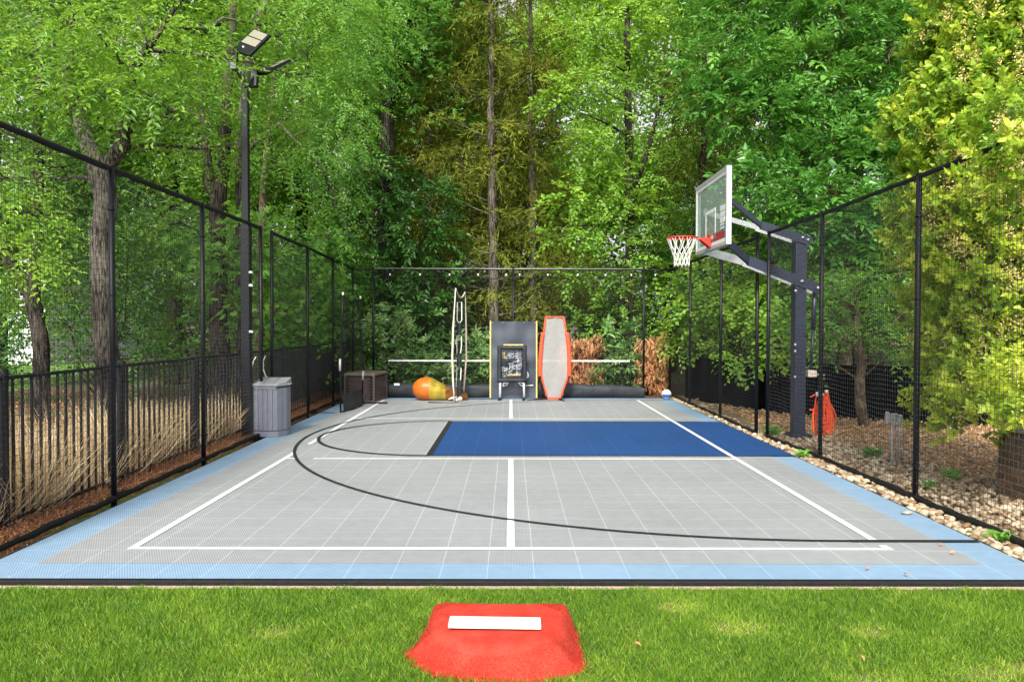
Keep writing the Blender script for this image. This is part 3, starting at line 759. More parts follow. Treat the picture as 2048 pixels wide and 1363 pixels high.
# ------------------------------------------------------------------ lamp post
lp = thing('lamp_post', 'tall black square lamp post with two floodlight heads', 'lamp post', (-4.0, 11.72, 0))
b = MB(); b.box((-4.0, 11.72, 2.62), (.098, .098, 5.24)); b.build('pole', M['black'], lp, bevel=.006)
b = MB(); b.box((-4.0, 11.72, 1.58), (.135, .135, 3.2)); b.build('lower_sleeve', M['black'], lp, bevel=.008)
b = MB(); b.box((-4.0, 11.72, .02), (.26, .26, .03)); b.build('base_plate', M['black'], lp)
def p3(px, py, Y): return Vector(at(px, py, Y))
b = MB(); b.bar(p3(499, 178, 11.72), p3(473, 139, 11.62), .07, .06); b.bar(p3(470, 145, 11.62), p3(470, 130, 11.62), .08, .09)
b.bar(p3(475, 128, 11.6), p3(476, 104, 11.6), .035, .06); b.build('lamp_arm', M['black'], lp)
b = MB(); b.bar(p3(500, 178, 11.72), p3(511, 162, 11.8), .08, .08); b.bar(p3(511, 178, 11.8), p3(513, 146, 11.82), .09, .11); b.build('lamp_arm', M['black'], lp)
M['lens'] = mat('frosted_lamp_lens', (.235, .225, .165), .5, noise=.06, scale=40)
b = MB(); q_ = p3(470, 137, 11.56); b.box(q_, (.085, .05, .095)); b.build('arm_joint', mat('grey_cast_joint', (.16, .16, .17), .5, noise=.1), lp, bevel=.006)
def lamp_head(c0, c1, c2, c3, thick):
    """Corner points of the underside: mount-left, far-left, far-right, mount-right."""
    q = [Vector(p) for p in (c0, c1, c2, c3)]; nn = (q[1] - q[0]).cross(q[3] - q[0]).normalized()
    if nn.y < 0: nn = -nn
    b = MB(); b.prism(q, nn * thick); o = b.build('lamp_head', M['black'], lp, bevel=.006)
    def uv(u, v): return q[0] * (1 - u) * (1 - v) + q[1] * u * (1 - v) + q[2] * u * v + q[3] * (1 - u) * v - nn * .004
    for u0, u1 in ((.36, .64), (.68, .95)):
        b = MB(); b.prism([uv(u0, .08), uv(u1, .08), uv(u1, .92), uv(u0, .92)], -nn * .003); b.build('lamp_lens', M['lens'], o)
    b = MB()
    for k in range(7): b.bar(uv(.06 + .04 * k, .1) + nn * (thick + .012), uv(.06 + .04 * k, .9) + nn * (thick + .012), .008, .03)
    b.build('cooling_fin', M['black'], o)
    b = MB(); b.ball(uv(.20, .42) - nn * .004, .018, 8); b.build('sensor', M['white'], o)
lamp_head(at(467, 104, 11.75), at(512, 63, 11.95), at(543, 75, 11.72), at(501, 116, 11.52), .045)
lamp_head(at(514, 150, 11.98), at(566, 127, 12.40), at(583, 123, 12.0), at(531, 148, 11.6), .04)
for py_ in (545, 571, 664):
    p = at(503, py_, 11.6); t = thing('insulator_clip', 'small white cable clip on the lamp post ' + {545: 'uppermost of three', 571: 'middle of three', 664: 'lowest of three'}[py_], 'clip', (-3.93, 11.65, p[2]))
    b = MB(); b.ball((-3.915, 11.66, p[2]), .026, 8, sq=(1.2, .8, .8)); b.tube([(-3.93, 11.68, p[2]), (-3.87, 11.62, p[2] - .01)], .008, 6); b.build('clip', M['white'], t)

# ------------------------------------------------------------------ grey deck box
M['resin'] = mat('grey_blue_resin', (.175, .185, .225), .5, noise=.08, scale=14, bump=.05)
M['resin_d'] = mat('grey_resin_groove', (.06, .065, .085), .6)
M['resin_l'] = mat('grey_resin_lid', (.26, .27, .29), .5, noise=.06, scale=14)
gb = thing('deck_box', 'grey resin deck box with sloping lid beside the lamp post', 'deck box', (-3.69, 12.0, 0))
x0, x1, y0, y1 = -3.93, -3.47, 11.80, 12.16
xc = x1 - .055
outer = [(x0, y0), (xc - .03, y0), (x1, y0 + .16), (x1, y1), (x0, y1)]
b = MB(); b.prism([(p[0] * .999 - .002, p[1] + .006, .05) for p in outer], (0, 0, .735)); b.build('carcass', M['resin_d'], gb)
b = MB(); nb = 5; wb_ = (xc - .03 - x0) / nb
for i in range(nb):
    b.span((x0 + i * wb_ + .003, y0 - .010, .10), (x0 + (i + 1) * wb_ - .003, y0 + .004, .72))
d = Vector((x1 - (xc - .03), .16, 0)).normalized(); nn = Vector((d.y, -d.x, 0)); L_ = math.hypot(x1 - xc + .03, .16)
for i in range(2):
    a = Vector((xc - .03, y0, 0)) + d * (L_ * i / 2 + .004); c = Vector((xc - .03, y0, 0)) + d * (L_ * (i + 1) / 2 - .004)
    b.prism([(a.x, a.y, .10), (c.x, c.y, .10), (c.x, c.y, .74), (a.x, a.y, .74)], nn * .010)
for i in range(2):
    ya = y0 + .17 + i * .095; b.span((x1 - .004, ya, .10), (x1 + .010, ya + .088, .74))
b.build('board_panel', M['resin'], gb)
b = MB(); b.span((x0 + .01, y0 - .016, .725), (xc - .05, y0 + .002, .770)); b.build('handle_rail', M['resin'], gb, bevel=.005)
b = MB(); b.prism([(p[0] + (.012 if p[0] > -3.6 else -.012), p[1] + (-.016 if p[1] < 11.9 else .006), .0) for p in outer], (0, 0, .085)); b.build('plinth', M['resin'], gb, bevel=.006)
b = MB(); lp_ = [(x0 - .015, y0 - .028), (xc - .025, y0 - .028), (x1 + .018, y0 + .14), (x1 + .018, y1 + .01), (x0 - .015, y1 + .01)]
zt = lambda y: .815 + (y - y0) * .20
vs = [(p[0], p[1], .775) for p in lp_] + [(p[0], p[1], zt(p[1])) for p in lp_]; nL = len(lp_)
b.add(vs, [tuple(range(nL - 1, -1, -1)), tuple(range(nL, 2 * nL))] + [(i, (i + 1) % nL, (i + 1) % nL + nL, i + nL) for i in range(nL)])
lid = b.build('lid', M['resin_l'], gb, bevel=.008)
b = MB()
for xx in (-3.78, -3.62): b.bar((xx, y0 - .02, zt(y0 - .02) + .001), (xx, y1, zt(y1) + .001), .006, .006)
b.build('lid_groove', M['resin_d'], lid)
b = MB(); b.tube([(x1 + .022, 11.95, .80), (x1 + .05, 11.99, .79), (x1 + .05, 12.06, .80), (x1 + .022, 12.10, .81)], .008, 6); b.build('lid_handle', M['galv'], lid)
t = thing('hose_cord', 'thin white cord arching behind the grey deck box', 'cord', (-3.9, 12.3, .6))
b = MB(); b.tube([at(p, q, 12.35) for p, q in ((531, 712), (526, 722), (526, 738), (531, 752), (539, 760))], .009, 6)
b.tube([at(p, q, 12.25) for p, q in ((512, 714), (507, 722), (504, 734), (503, 750))], .009, 6); b.build('cord', M['cord'], t)

# ------------------------------------------------------------------ wicker deck box
M['wick'] = mat('dark_brown_resin_wicker', (.085, .062, .056), .45, noise=.25, scale=30, spec=.5)
M['wick_lid'] = mat('dark_brown_lid', (.15, .12, .10), .5, noise=.12, scale=20)
wbx = thing('wicker_deck_box', 'dark brown wicker deck box in the far left corner of the court', 'deck box', (-3.3, 17.6, 0))
RZ = Matrix.Rotation(R(-8), 3, 'Z')
def wloc(u, v, z):
    p = RZ @ Vector((u - .30, v - .45, 0)); return Vector((p.x - 3.33, p.y + 17.63, z))
W_, D_, H_ = .66, .92, .58
b = MB(); b.prism([wloc(.0, 0, .0), wloc(W_, 0, .0), wloc(W_, D_, .0), wloc(0, D_, .0)], (0, 0, H_)); b.build('carcass', M['black_matt'], wbx)
b, b2 = MB(), MB()
rows = 15
for r_ in range(rows):
    z = .05 + r_ * (H_ - .07) / rows
    for i in range(6):
        u0 = .045 + (W_ - .09) * (i + (.5 if r_ % 2 else 0)) / 6.5; u1 = u0 + (W_ - .09) / 6.5
        b.bar(wloc(u0, -.008, z + .012), wloc(u1, -.016, z - .004 + .012), .012, .024)
    for i in range(9):
        v0 = .045 + (D_ - .09) * (i + (.5 if r_ % 2 else 0)) / 9.5; v1 = v0 + (D_ - .09) / 9.5
        b2.bar(wloc(W_ + .008, v0, z + .012), wloc(W_ + .016, v1, z + .008), .012, .024)
b2.build('woven_panel', M['wick'], wbx)
b.build('woven_panel', M['wick'], wbx)
b = MB()
for u, v in ((0, 0), (W_, 0), (W_, D_)): b.bar(wloc(u, v, 0), wloc(u, v, H_), .05, .05)
b.bar(wloc(0, -.005, .02), wloc(W_, -.005, .02), .04, .045); b.bar(wloc(W_ + .005, 0, .02), wloc(W_ + .005, D_, .02), .04, .045); b.build('corner_trim', M['wick'], wbx, bevel=.008)
b = MB(); q = [wloc(-.03, -.03, H_), wloc(W_ + .03, -.03, H_), wloc(W_ + .03, D_ + .03, H_), wloc(-.03, D_ + .03, H_)]; c = sum(q, Vector()) / 4
vs = q + [p + Vector((0, 0, .045)) for p in q] + [c + (p - c) * .86 + Vector((0, 0, .075)) for p in q]
b.add(vs, [(3, 2, 1, 0), (8, 9, 10, 11)] + [(i + k, (i + 1) % 4 + k, (i + 1) % 4 + 4 + k, i + 4 + k) for k in (0, 4) for i in range(4)]); b.build('lid', M['wick_lid'], wbx, bevel=.012)

# ------------------------------------------------------------------ hitting net (left)
hn = thing('hitting_net', 'tall black framed hitting net turned edge on beside the wicker box', 'sports net', (-3.3, 15.9, 0))
A_, B_ = (-3.31, 15.06), (-3.23, 16.80)
poleA = [at(681, 824, 15.06), at(680, 760, 15.06), at(681, 700, 15.04), at(684, 640, 15.02), at(686, 591, 15.0)]
poleB = [at(724, 806, 16.8), at(726, 740, 16.8), at(723, 690, 16.8), at(719, 640, 16.8), at(721, 598, 16.8)]
b = MB(); b.tube(poleA, .017, 8); o = b.build('pole', M['black'], hn)
b = MB(); b.tube([poleA[-1], Vector(poleA[-1]) + Vector((0, 0, .06))], .019, 8); b.build('pole_tip', M['white'], o)
b = MB(); b.tube([at(680, 718, 15.0), at(679.5, 742, 15.0)], .022, 8); b.build('pole_joint', M['galv'], o)
b = MB(); b.tube(poleB, .016, 8); o = b.build('pole', M['black'], hn)
b = MB(); b.tube([poleB[-1], Vector(poleB[-1]) + Vector((0, 0, .06))], .019, 8); b.build('pole_tip', M['white'], o)
b = MB(); b.tube([at(726, 742, 16.78), at(725, 760, 16.78)], .022, 8); b.build('pole_joint', M['galv'], o)
b = MB(); b.bar(at(620, 825, 15.06), at(738, 831, 15.02), .05, .035); b.build('foot_bar', M['black_matt'], hn, bevel=.006)
b = MB(); b.bar((-3.75, 16.82, .02), (-2.68, 16.80, .02), .05, .035); b.build('foot_bar', M['black_matt'], hn, bevel=.006)
b = MB(); top = []
for i in range(9):
    f = i / 8; p = Vector(poleA[-1]).lerp(Vector(poleB[-1]), f); top.append(p - Vector((0, 0, .10 * math.sin(math.pi * f))))
b.tube(top, .010, 6); b.build('top_tape', M['black_matt'], hn)
netting('netting', A_, B_, .30, 2.26, 2.26, .045, .0013, hn, None, .05)
b = MB(); rows = []
for i in range(9):
    f = i / 8; base = Vector((A_[0], A_[1], 0)).lerp(Vector((B_[0], B_[1], 0)), f); r_ = []
    for j, (o_, z) in enumerate(((0, .34), (.04, .24), (.09, .13), (.12, .04), (.07, .015), (0, .02))):
        r_.append((base.x + o_ * (.35 + .75 * math.sin(math.pi * f)) + .02 * math.sin(i * 2.1 + j), base.y, z + .025 * math.sin(i * 1.7 + j * 2)))
    rows.append(r_)
b.strip(rows); b.build('catch_bag', M['fabric'], hn)

# ------------------------------------------------------------------ pickleball net stored at the far end
pn = thing('court_net', 'low net with white top tape stretched in front of the laurel hedge', 'sports net', (0, 18.62, 0))
b = MB(); b.box((-.05, 18.62, .855), (5.82, .012, .036)); b.build('top_tape', M['cord'], pn)
for xx in (-2.97, 2.87):
    b = MB(); b.tube([(xx, 18.62, -.02), (xx, 18.62, .88)], .02, 8); b.build('post', M['black'], pn)
netting('netting', (-2.96, 18.62), (2.86, 18.62), .10, .84, .84, .05, .0011, pn, None, .01)
# black padded barrier on the ground
pb = thing('ground_barrier', 'long low black vinyl barrier lying along the far end of the court', 'barrier', (0, 18.4, 0))
rows = []; g = np.random.default_rng(4)
N_ = 70
for i in range(N_ + 1):
    xx = -2.93 + 6.08 * i / N_; e = .02 * math.sin(xx * 5) + .012 * math.sin(xx * 13); hh = .32 + .018 * math.sin(xx * 2.1) + .008 * math.sin(xx * 9)
    if i > N_ - 8: hh *= 1 - .035 * (i - N_ + 8)
    prof = [(.0, -.0), (-.03, .05), (-.055 + e, .14), (-.04 + e * .6, .22), (-.02, hh), (.10, hh + .004), (.13, .16), (.13, 0)]
    rows.append([(xx + .01 * math.sin(j * 2 + i), 18.28 + p[0], p[1]) for j, p in enumerate(prof)])
b = MB(); b.strip(rows); b.build('cover', M['fabric'], pb)
b = MB(); b.prism([at(788, 766.5, 18.2), at(799, 766.5, 18.2), at(799, 771, 18.2), at(788, 771, 18.2)], (0, .004, 0)); b.build('label_tag', M['white'], pb)

# ------------------------------------------------------------------ inflatable dummy
dm = thing('inflatable_dummy', 'deflated orange and gold inflatable dummy lying at the far end', 'dummy', (-2.0, 17.62, 0))
prof = [(-2.245, .0), (-2.235, .07), (-2.20, .145), (-2.14, .205), (-2.06, .245), (-1.96, .262), (-1.84, .258), (-1.72, .235), (-1.60, .20), (-1.48, .165), (-1.36, .135), (-1.22, .12), (-1.08, .10), (-1.0, .07), (-.97, .0)]
cuts = {0: (0, 6), 1: (6, 9), 2: (9, 14)}
mm = [mat('matt_orange_vinyl', (.50, .125, .012), .42, noise=.12, scale=8), mat('metallic_gold_vinyl', (.46, .34, .05), .28, .55, noise=.45, scale=5), mat('metallic_brown_vinyl', (.30, .12, .03), .3, .5, noise=.6, scale=6)]
for ci, (i0, i1) in cuts.items():
    rows = []
    for i in range(i0, i1 + 1):
        xx, r_ = prof[i]; cz = max(r_, .0) + .004 if xx < -1.5 else r_ + .01
        if i == 0: cz = .255
        if i in (1, 2, 3, 4): cz = .262
        rows.append([(xx, 17.62 + r_ * 1.05 * math.cos(a) * (1 + (.06 if ci == 2 else .015) * math.sin(3 * a + i * 1.3)), cz + r_ * math.sin(a) * (1 + (.10 if ci == 2 else .01) * math.cos(4 * a + i)))
                     for a in [2 * math.pi * k / 28 for k in range(29)]])
    b = MB(); b.strip(rows); b.build(('nose', 'middle_band', 'tail')[ci], mm[ci], dm)
b = MB(); b.prism([at(896, 799, 17.45), at(921, 795, 17.4), at(923, 790, 17.5), at(905, 793, 17.5)], (0, .02, .01)); b.build('valve_flap', M['tan_tape'], dm)

# ------------------------------------------------------------------ target net with white pockets
qn = thing('target_net', 'tall narrow target net with white edged pockets beside the orange dummy', 'sports net', (-1.2, 17.4, 0))
pL = [at(909, 803, 17.0), at(906, 765, 17.0), at(904.5, 715, 17.0), at(906, 660, 17.0), at(909, 612, 17.0), at(911, 577, 17.0)]
pR = [at(926, 797, 18.0), at(929, 760, 18.0), at(932, 715, 18.0), at(932, 665, 18.0), at(931, 620, 18.0), at(930, 584, 18.0)]
for p in (pL, pR):
    b = MB(); b.tube(p, [.014, .022, .024, .024, .015, .012], 8); b.build('pole', M['tan_tape'], qn)
def lr(t, u):
    k = t * (len(pL) - 1); i = min(int(k), len(pL) - 2); f = k - i
    a = Vector(pL[i]).lerp(Vector(pL[i + 1]), f); c = Vector(pR[i]).lerp(Vector(pR[i + 1]), f); p = a.lerp(c, u)
    return p - Vector((0, 0, .17 * math.sin(math.pi * u) * max(0, t - .6) / .4))
b = MB(); b.tube([lr(1, i / 10) for i in range(11)], .016, 8); b.build('top_tape', M['tan_tape'], qn)
b = MB()
for i in range(44): b.tube([lr(.03 + .95 * i / 43, u / 6) for u in range(7)], .0022, 3, False)
for u in range(1, 22): b.tube([lr(t_ / 14, u / 22) for t_ in range(15)], .0022, 3, False)
b.build('netting', M['net'], qn)
def pocket(name, pts, m, r_=.012):
    b = MB(); b.tube([at(p, q, 17.42) for p, q in pts], r_, 6, closed=True); b.build(name, m, qn)
pocket('pocket_rim', [(915, 604), (923, 604), (923.5, 640), (920, 645), (917, 645), (914, 640)], M['cord'])
pocket('pocket_rim', [(914, 671), (922.5, 671), (923, 690), (921, 707), (914, 710), (913.5, 690)], M['cord'])
pocket('pocket_rim', [(914, 734), (922, 735), (921, 760), (918, 772), (912, 772), (913, 750)], M['cord'])
for q0, q1 in ((646, 670), (706, 733), (760, 800)):
    b = MB(); rows = []
    for i in range(7):
        f = i / 6; yy = q0 + (q1 - q0) * f; wd = 4.2 + 1.4 * math.sin(i * 2.3)
        rows.append([at(918.5 + wd * math.cos(a) + .8 * math.sin(i + a * 2), yy, 17.40 + .05 * math.sin(a)) for a in [2 * math.pi * k / 8 for k in range(9)]])
    b.strip(rows); b.build('pocket_bag', M['fabric'], qn)
b = MB(); b.bar(at(856.5, 805, 17.0), at(995, 808, 17.0), .04, .03); b.build('foot_bar', M['black_matt'], qn)
b = MB(); b.bar(at(925, 798, 17.9), at(1002, 799, 17.85), .04, .03); b.build('foot_bar', M['black_matt'], qn)
b = MB(); b.ball((-1.22, 17.2, .05), .05, 10, sq=(1.3, 1, .8)); b.ball((-1.14, 17.35, .06), .055, 10, sq=(1, 1, 1)); b.build('sand_bag', M['tan_tape'], qn)

# ------------------------------------------------------------------ backdrop mat, strike zone frame
bm_ = thing('backdrop_mat', 'tall black vinyl backstop mat with yellow side edges', 'backstop', (.05, 18.1, 0))
ztop = at(0, 642.5, 18.15)[2]
xa, xb = at(980, 0, 18.05)[0], at(1074, 0, 18.05)[0]
rows = []
for i in range(25):
    f = i / 24; z = .0 + ztop * f; r_ = []
    for j in range(17):
        u = j / 16; w = .012 * math.sin((u * 3 + f * 2.4) * 3.1) * f + .010 * math.sin(u * 9 - f * 7) - .004 * math.cos(f * 24)
        r_.append((xa + .02 + (xb - xa - .04) * u, 18.02 + .13 * f + w, z))
    rows.append(r_)
b = MB(); b.strip(rows); back = [[(p[0], p[1] + .03, p[2]) for p in r_] for r_ in rows]; b.strip(back)
for e in (0, -1): b.strip([[rows[i][e] for i in range(25)], [back[i][e] for i in range(25)]], smooth=False)
b.strip([rows[-1], back[-1]], smooth=False); b.build('mat_sheet', mat('navy_black_vinyl', (.030, .040, .058), .42, noise=.2, scale=4, spec=.5), bm_)
for xx in (xa + .008, xb - .008):
    b = MB(); b.bar((xx, 18.015, .02), (xx, 18.145, ztop + .01), .030, .045); b.build('side_edge', M['yellow'], bm_)
b = MB()
for k in range(5):
    xx = xa + .05 + (xb - xa - .1) * k / 4; b.ball((xx, 18.13, ztop - .03), .011, 8)
b.build('grommet', M['galv'], bm_)
def mark(polys, Y, m, parent, name='printed_mark'):
    b = MB()
    for p in polys: b.prism([at(q[0], q[1], Y) for q in p], (0, .004, 0))
    return b.build(name, m, parent)
mark([[(1050 + 8 * math.cos(a), 749.5 - 9 * math.sin(a)) for a in [math.pi / 2 - math.pi * k / 12 for k in range(13)]]], 17.99, M['silver_cloth'], bm_)
mark([[(1006, 765), (1018, 764), (1014, 771), (1007, 773), (1004, 772)]], 17.99, M['white'], bm_)
mark([[(1035, 764), (1046, 764), (1051, 770), (1048, 774), (1041, 771)], [(1052, 770.2), (1065, 769.2), (1066, 768.2), (1066, 770.6), (1052, 771.2)]], 17.99, M['white'], bm_)
mark([[(1008.5, 767), (1014.5, 766.5), (1012, 769.5), (1008.5, 770.5)], [(1039, 766.2), (1044, 766.2), (1047, 770), (1043, 769.5)]], 17.98, M['fabric'], bm_)
sz = thing('strike_zone_frame', 'padded black strike zone frame with silver pockets in front of the mat', 'pitching target', (.02, 17.7, 0))
YF = 17.62
def rr(px0, py0, px1, py1, Y): return [at(px0, py0, Y), at(px1, py0, Y), at(px1, py1, Y), at(px0, py1, Y)]
for a, c in (((999, 692), (999, 763)), ((1049, 692), (1049, 763)), ((995, 695), (1053, 695)), ((995, 760), (1053, 760))):
    pa, pc = Vector(at(*a, YF)), Vector(at(*c, YF)); pts = [pa.lerp(pc, i / 12) for i in range(13)]
    b = MB(); b.tube(pts, [.052 * (1 + .08 * math.sin(i * 2.2)) for i in range(13)], 10); b.build('frame_padding', M['fabric'], sz)
b = MB()
for i in range(1, 9): b.tube([at(1001 + 46 * i / 9 + 1.2 * math.sin(i), 696, YF + .01), at(1001 + 46 * i / 9 + 1.5 * math.sin(i * 2), 728, YF + .03), at(1001 + 46 * i / 9, 759, YF + .01)], .006, 4, False)
for i in range(1, 12): b.tube([at(1001, 696 + 63 * i / 12, YF + .01), at(1024, 697 + 63 * i / 12 + 2 * math.sin(i), YF + .04), at(1047, 696 + 63 * i / 12, YF + .01)], .006, 4, False)
b.build('pocket_netting', M['net'], sz)
g = np.random.default_rng(9)
def crumple(px0, py0, px1, py1, Y, m, name='pocket_panel', amp=.035):
    rows = []
    nu, nv = 9, 8
    for i in range(nv):
        rows.append([])
        for j in range(nu):
            p = at(px0 + (px1 - px0) * j / (nu - 1) + g.uniform(-.6, .6), py0 + (py1 - py0) * i / (nv - 1) + g.uniform(-.6, .6), Y)
            rows[-1].append((p[0], p[1] + g.uniform(-amp, amp), p[2]))
    b = MB(); b.strip(rows, smooth=False); b.build(name, m, sz)
for p in ((1015, 700, 1028, 717), (1030, 699, 1042, 716), (1034, 714, 1044, 728), (1018, 726, 1029, 737), (1031, 727, 1043, 739), (1004, 733, 1015, 743), (1005, 745, 1014, 754), (1017, 741, 1024, 752), (1031, 742, 1041, 749)):
    crumple(*p, YF + .06, M['silver_cloth'])
crumple(1006, 701, 1010, 717, YF + .05, M['yellow'], 'strap', .01); crumple(1014, 748, 1042, 750.5, YF + .02, M['yellow'], 'strap', .01)
b = MB(); g2 = np.random.default_rng(3)
for k in range(8):
    cx, cy = g2.uniform(1008, 1040), g2.uniform(704, 752)
    b.tube([at(cx + g2.uniform(-8, 8), cy + g2.uniform(-6, 6), YF + g2.uniform(-.02, .05)) for _ in range(5)], .004, 5)
b.build('bungee', M['cord'], sz)
for xx in ((1000.5, 764, 1000, 795), (1047.5, 764, 1048.5, 795)):
    b = MB(); b.tube([at(xx[0], xx[1], YF), at((xx[0] + xx[2]) / 2, 780, YF - .005), at(xx[2], xx[3], YF - .02)], .026, 10); o = b.build('leg', M['galv'], sz)
    b = MB(); p = at(xx[2], 797, YF - .02); b.bar((p[0] - .02, p[1] - .12, .022), (p[0], p[1] + .35, .022), .05, .04); b.build('foot', M['black_matt'], o)
b = MB(); b.bar(at(1007, 690, YF + .02), at(1046, 690, YF + .02), .03, .045); b.build('top_bar', M['yellow'], sz)

# ------------------------------------------------------------------ red rebounder net
def mesh_cloth():
    m, nt, bs = new_mat('grey_open_mesh')
    tr = nt.nodes.new('ShaderNodeBsdfTransparent'); mx = nt.nodes.new('ShaderNodeMixShader')
    tc = nt.nodes.new('ShaderNodeTexCoord'); nz = nt.nodes.new('ShaderNodeTexNoise'); nz.inputs['Scale'].default_value = 45; nz.inputs['Detail'].default_value = 5
    nt.links.new(tc.outputs['Object'], nz.inputs['Vector'])
    mr = nt.nodes.new('ShaderNodeMapRange'); mr.inputs[1].default_value = .3; mr.inputs[2].default_value = .7; mr.inputs[3].default_value = .62; mr.inputs[4].default_value = .86
    nt.links.new(nz.outputs[0], mr.inputs[0]); nt.links.new(mr.outputs[0], mx.inputs[0])
    bs.inputs['Base Color'].default_value = (.33, .325, .315, 1); bs.inputs['Roughness'].default_value = .8
    nt.links.new(tr.outputs[0], mx.inputs[1]); nt.links.new(bs.outputs[0], mx.inputs[2]); nt.links.new(mx.outputs[0], nt.nodes['Material Output'].inputs[0])
    return m
rn = thing('rebounder_net', 'tall red edged grey mesh net right of the black mat', 'sports net', (.7, 17.7, 0))
YR = 17.75
half = [(633, 1092.5, 1126), (662, 1089, 1130.5), (700, 1085.5, 1134), (730, 1084, 1135), (752, 1084.5, 1134.5), (762, 1087, 1131.5), (780, 1092, 1125), (795, 1095, 1122)]
def off(i, s): return half[i][1] - s, half[i][2] + s
rows = []
for i, (py, l, r_) in enumerate(half):
    rows.append([at(l + (r_ - l) * j / 6, py, YR + .015 * math.sin(j * 1.3 + i)) for j in range(7)])
b = MB(); b.strip(rows); b.build('mesh_panel', mesh_cloth(), rn)
for sgn in (0, 1):
    pts = [at(h_[1 + sgn] + (-1.2 if sgn == 0 else 1.2), h_[0], YR - .01) for h_ in half]
    b = MB(); b.tube(pts, .022, 8); b.build('edge_binding', M['red_cloth'], rn)
    s_ = -1 if sgn == 0 else 1
    sl = MB(); pts = []
    for py, dx in ((664, 5), (690, 6.5), (715, 7), (740, 7), (752, 6.5)):
        l = np.interp(py, [h_[0] for h_ in half], [h_[1 + sgn] for h_ in half]); pts.append(at(l + s_ * dx * .62, py, YR - .01))
    pts2 = []
    for i in range(len(pts) - 1): pts2 += [Vector(pts[i]).lerp(Vector(pts[i + 1]), f / 6) for f in range(6)]
    pts2.append(Vector(pts[-1]))
    sl.tube(pts2, [.044 + .006 * (i % 2) for i in range(len(pts2))], 8); sl.build('padded_sleeve', M['red_cloth'], rn)
    lg = MB(); lg.tube([at(l + s_ * 4, 752, YR), at(half[5][1 + sgn] + s_ * 4, 772, YR), at(half[6][1 + sgn] + s_ * 2, 790, YR), at(half[7][1 + sgn], 797, YR - .05)], .013, 6); lg.build('leg', M['black'], rn)
for py, i in ((633.5, 0), (796, 7)):
    b = MB(); b.bar(at(half[i][1] - 1, py, YR - .01), at(half[i][2] + 1, py, YR - .01), .03, .05 if i else .03); b.build('cross_bar', M['red_cloth'], rn)
b = MB(); b.bar(at(1055, 800, YR - .15), at(1096, 796.5, YR), .035, .03); b.build('foot_bar', M['black_matt'], rn)
b = MB(); b.bar(at(1118, 797, YR), at(1128, 802, YR - .35), .035, .03); b.build('foot_bar', M['black_matt'], rn)

# small ball at the far right corner
bl = thing('ball', 'small white and blue ball in the far right corner of the court', 'ball', (3.62, 18.0, .11))
bb = MB(); bb.ball((3.62, 18.0, .113), .11, 20); bb.build('shell', M['white'], bl)
bb = MB(); rows = []
for i in range(7):
    th = R(50 + 45 * i / 6); rows.append([(3.62 + .1125 * math.sin(th) * math.cos(a), 18.0 + .1125 * math.sin(th) * math.sin(a), .113 - .1125 * math.cos(th)) for a in [R(200 + 12 * k) for k in range(11)]])
bb.strip(rows); bb.build('blue_panel', mat('blue_ball_panel', (.03, .12, .35), .4), bl)

# ------------------------------------------------------------------ basketball goal
bg = thing('basketball_goal', 'tall basketball goal with navy post and glass backboard', 'basketball hoop', (4.42, 11.9, 0))
b = MB(); b.box((4.415, 11.9, 1.54), (.17, .20, 3.12)); b.build('post', M['navy'], bg, bevel=.012)
b = MB(); b.box((4.43, 11.9, .03), (.30, .32, .05)); b.build('base_plate', M['navy'], bg)
BX, BYa, BYb, BZa, BZb = 3.04, 10.98, 12.82, 2.86, 3.97
FW = .055
for nm, a, c in (('frame_side', (BX, BYa, BZa), (BX + .075, BYa + FW, BZb)), ('frame_side', (BX, BYb - FW, BZa), (BX + .075, BYb, BZb)),
                 ('frame_top', (BX, BYa + FW, BZb - FW), (BX + .075, BYb - FW, BZb)), ('frame_bottom', (BX, BYa + FW, BZa), (BX + .075, BYb - FW, BZa + FW))):
    b = MB(); b.span(a, c); b.build('backboard_' + nm, M['alu'], bg, bevel=.004)
gm, nt, bs = new_mat('backboard_glass')
bs.inputs['Base Color'].default_value = (.62, .70, .66, 1); bs.inputs['Roughness'].default_value = .12; bs.inputs['Specular IOR Level'].default_value = .6
tr = nt.nodes.new('ShaderNodeBsdfTransparent'); tr.inputs[0].default_value = (.78, .90, .85, 1); mx = nt.nodes.new('ShaderNodeMixShader'); mx.inputs[0].default_value = .34
nt.links.new(tr.outputs[0], mx.inputs[1]); nt.links.new(bs.outputs[0], mx.inputs[2]); nt.links.new(mx.outputs[0], nt.nodes['Material Output'].inputs[0])
b = MB(); b.span((BX + .012, BYa + FW, BZa + FW), (BX + .024, BYb - FW, BZb - FW)); glass = b.build('backboard_glass', gm, bg)
def strip_box(y0, z0, y1, z1, m, name='painted_border', dx=.008):
    b = MB(); b.span((BX + dx, y0, z0), (BX + dx + .003, y1, z1)); return b.build(name, m, glass)
e = .05
strip_box(BYa + FW, BZb - FW - e, BYb - FW, BZb - FW, M['white']); strip_box(BYa + FW, BZa + FW, BYb - FW, BZa + FW + e, M['white'])
strip_box(BYa + FW, BZa + FW + e, BYa + FW + .03, BZb - FW - e, M['white']); strip_box(BYb - FW - .03, BZa + FW + e, BYb - FW, BZb - FW - e, M['white'])
yc = 11.90; sy, sz0, sz1, lw = .305, 3.02, 3.475, .05
strip_box(yc - sy, sz0, yc - sy + lw, sz1, M['white'], 'shooter_square'); strip_box(yc + sy - lw, sz0, yc + sy, sz1, M['white'], 'shooter_square')
strip_box(yc - sy + lw, sz1 - lw, yc + sy - lw, sz1, M['white'], 'shooter_square'); strip_box(yc - sy + lw, sz0, yc + sy - lw, sz0 + lw, M['white'], 'shooter_square')
for k in range(3): strip_box(11.10, 3.20 + k * .085, 11.34, 3.275 + k * .085, M['white'], 'decal')
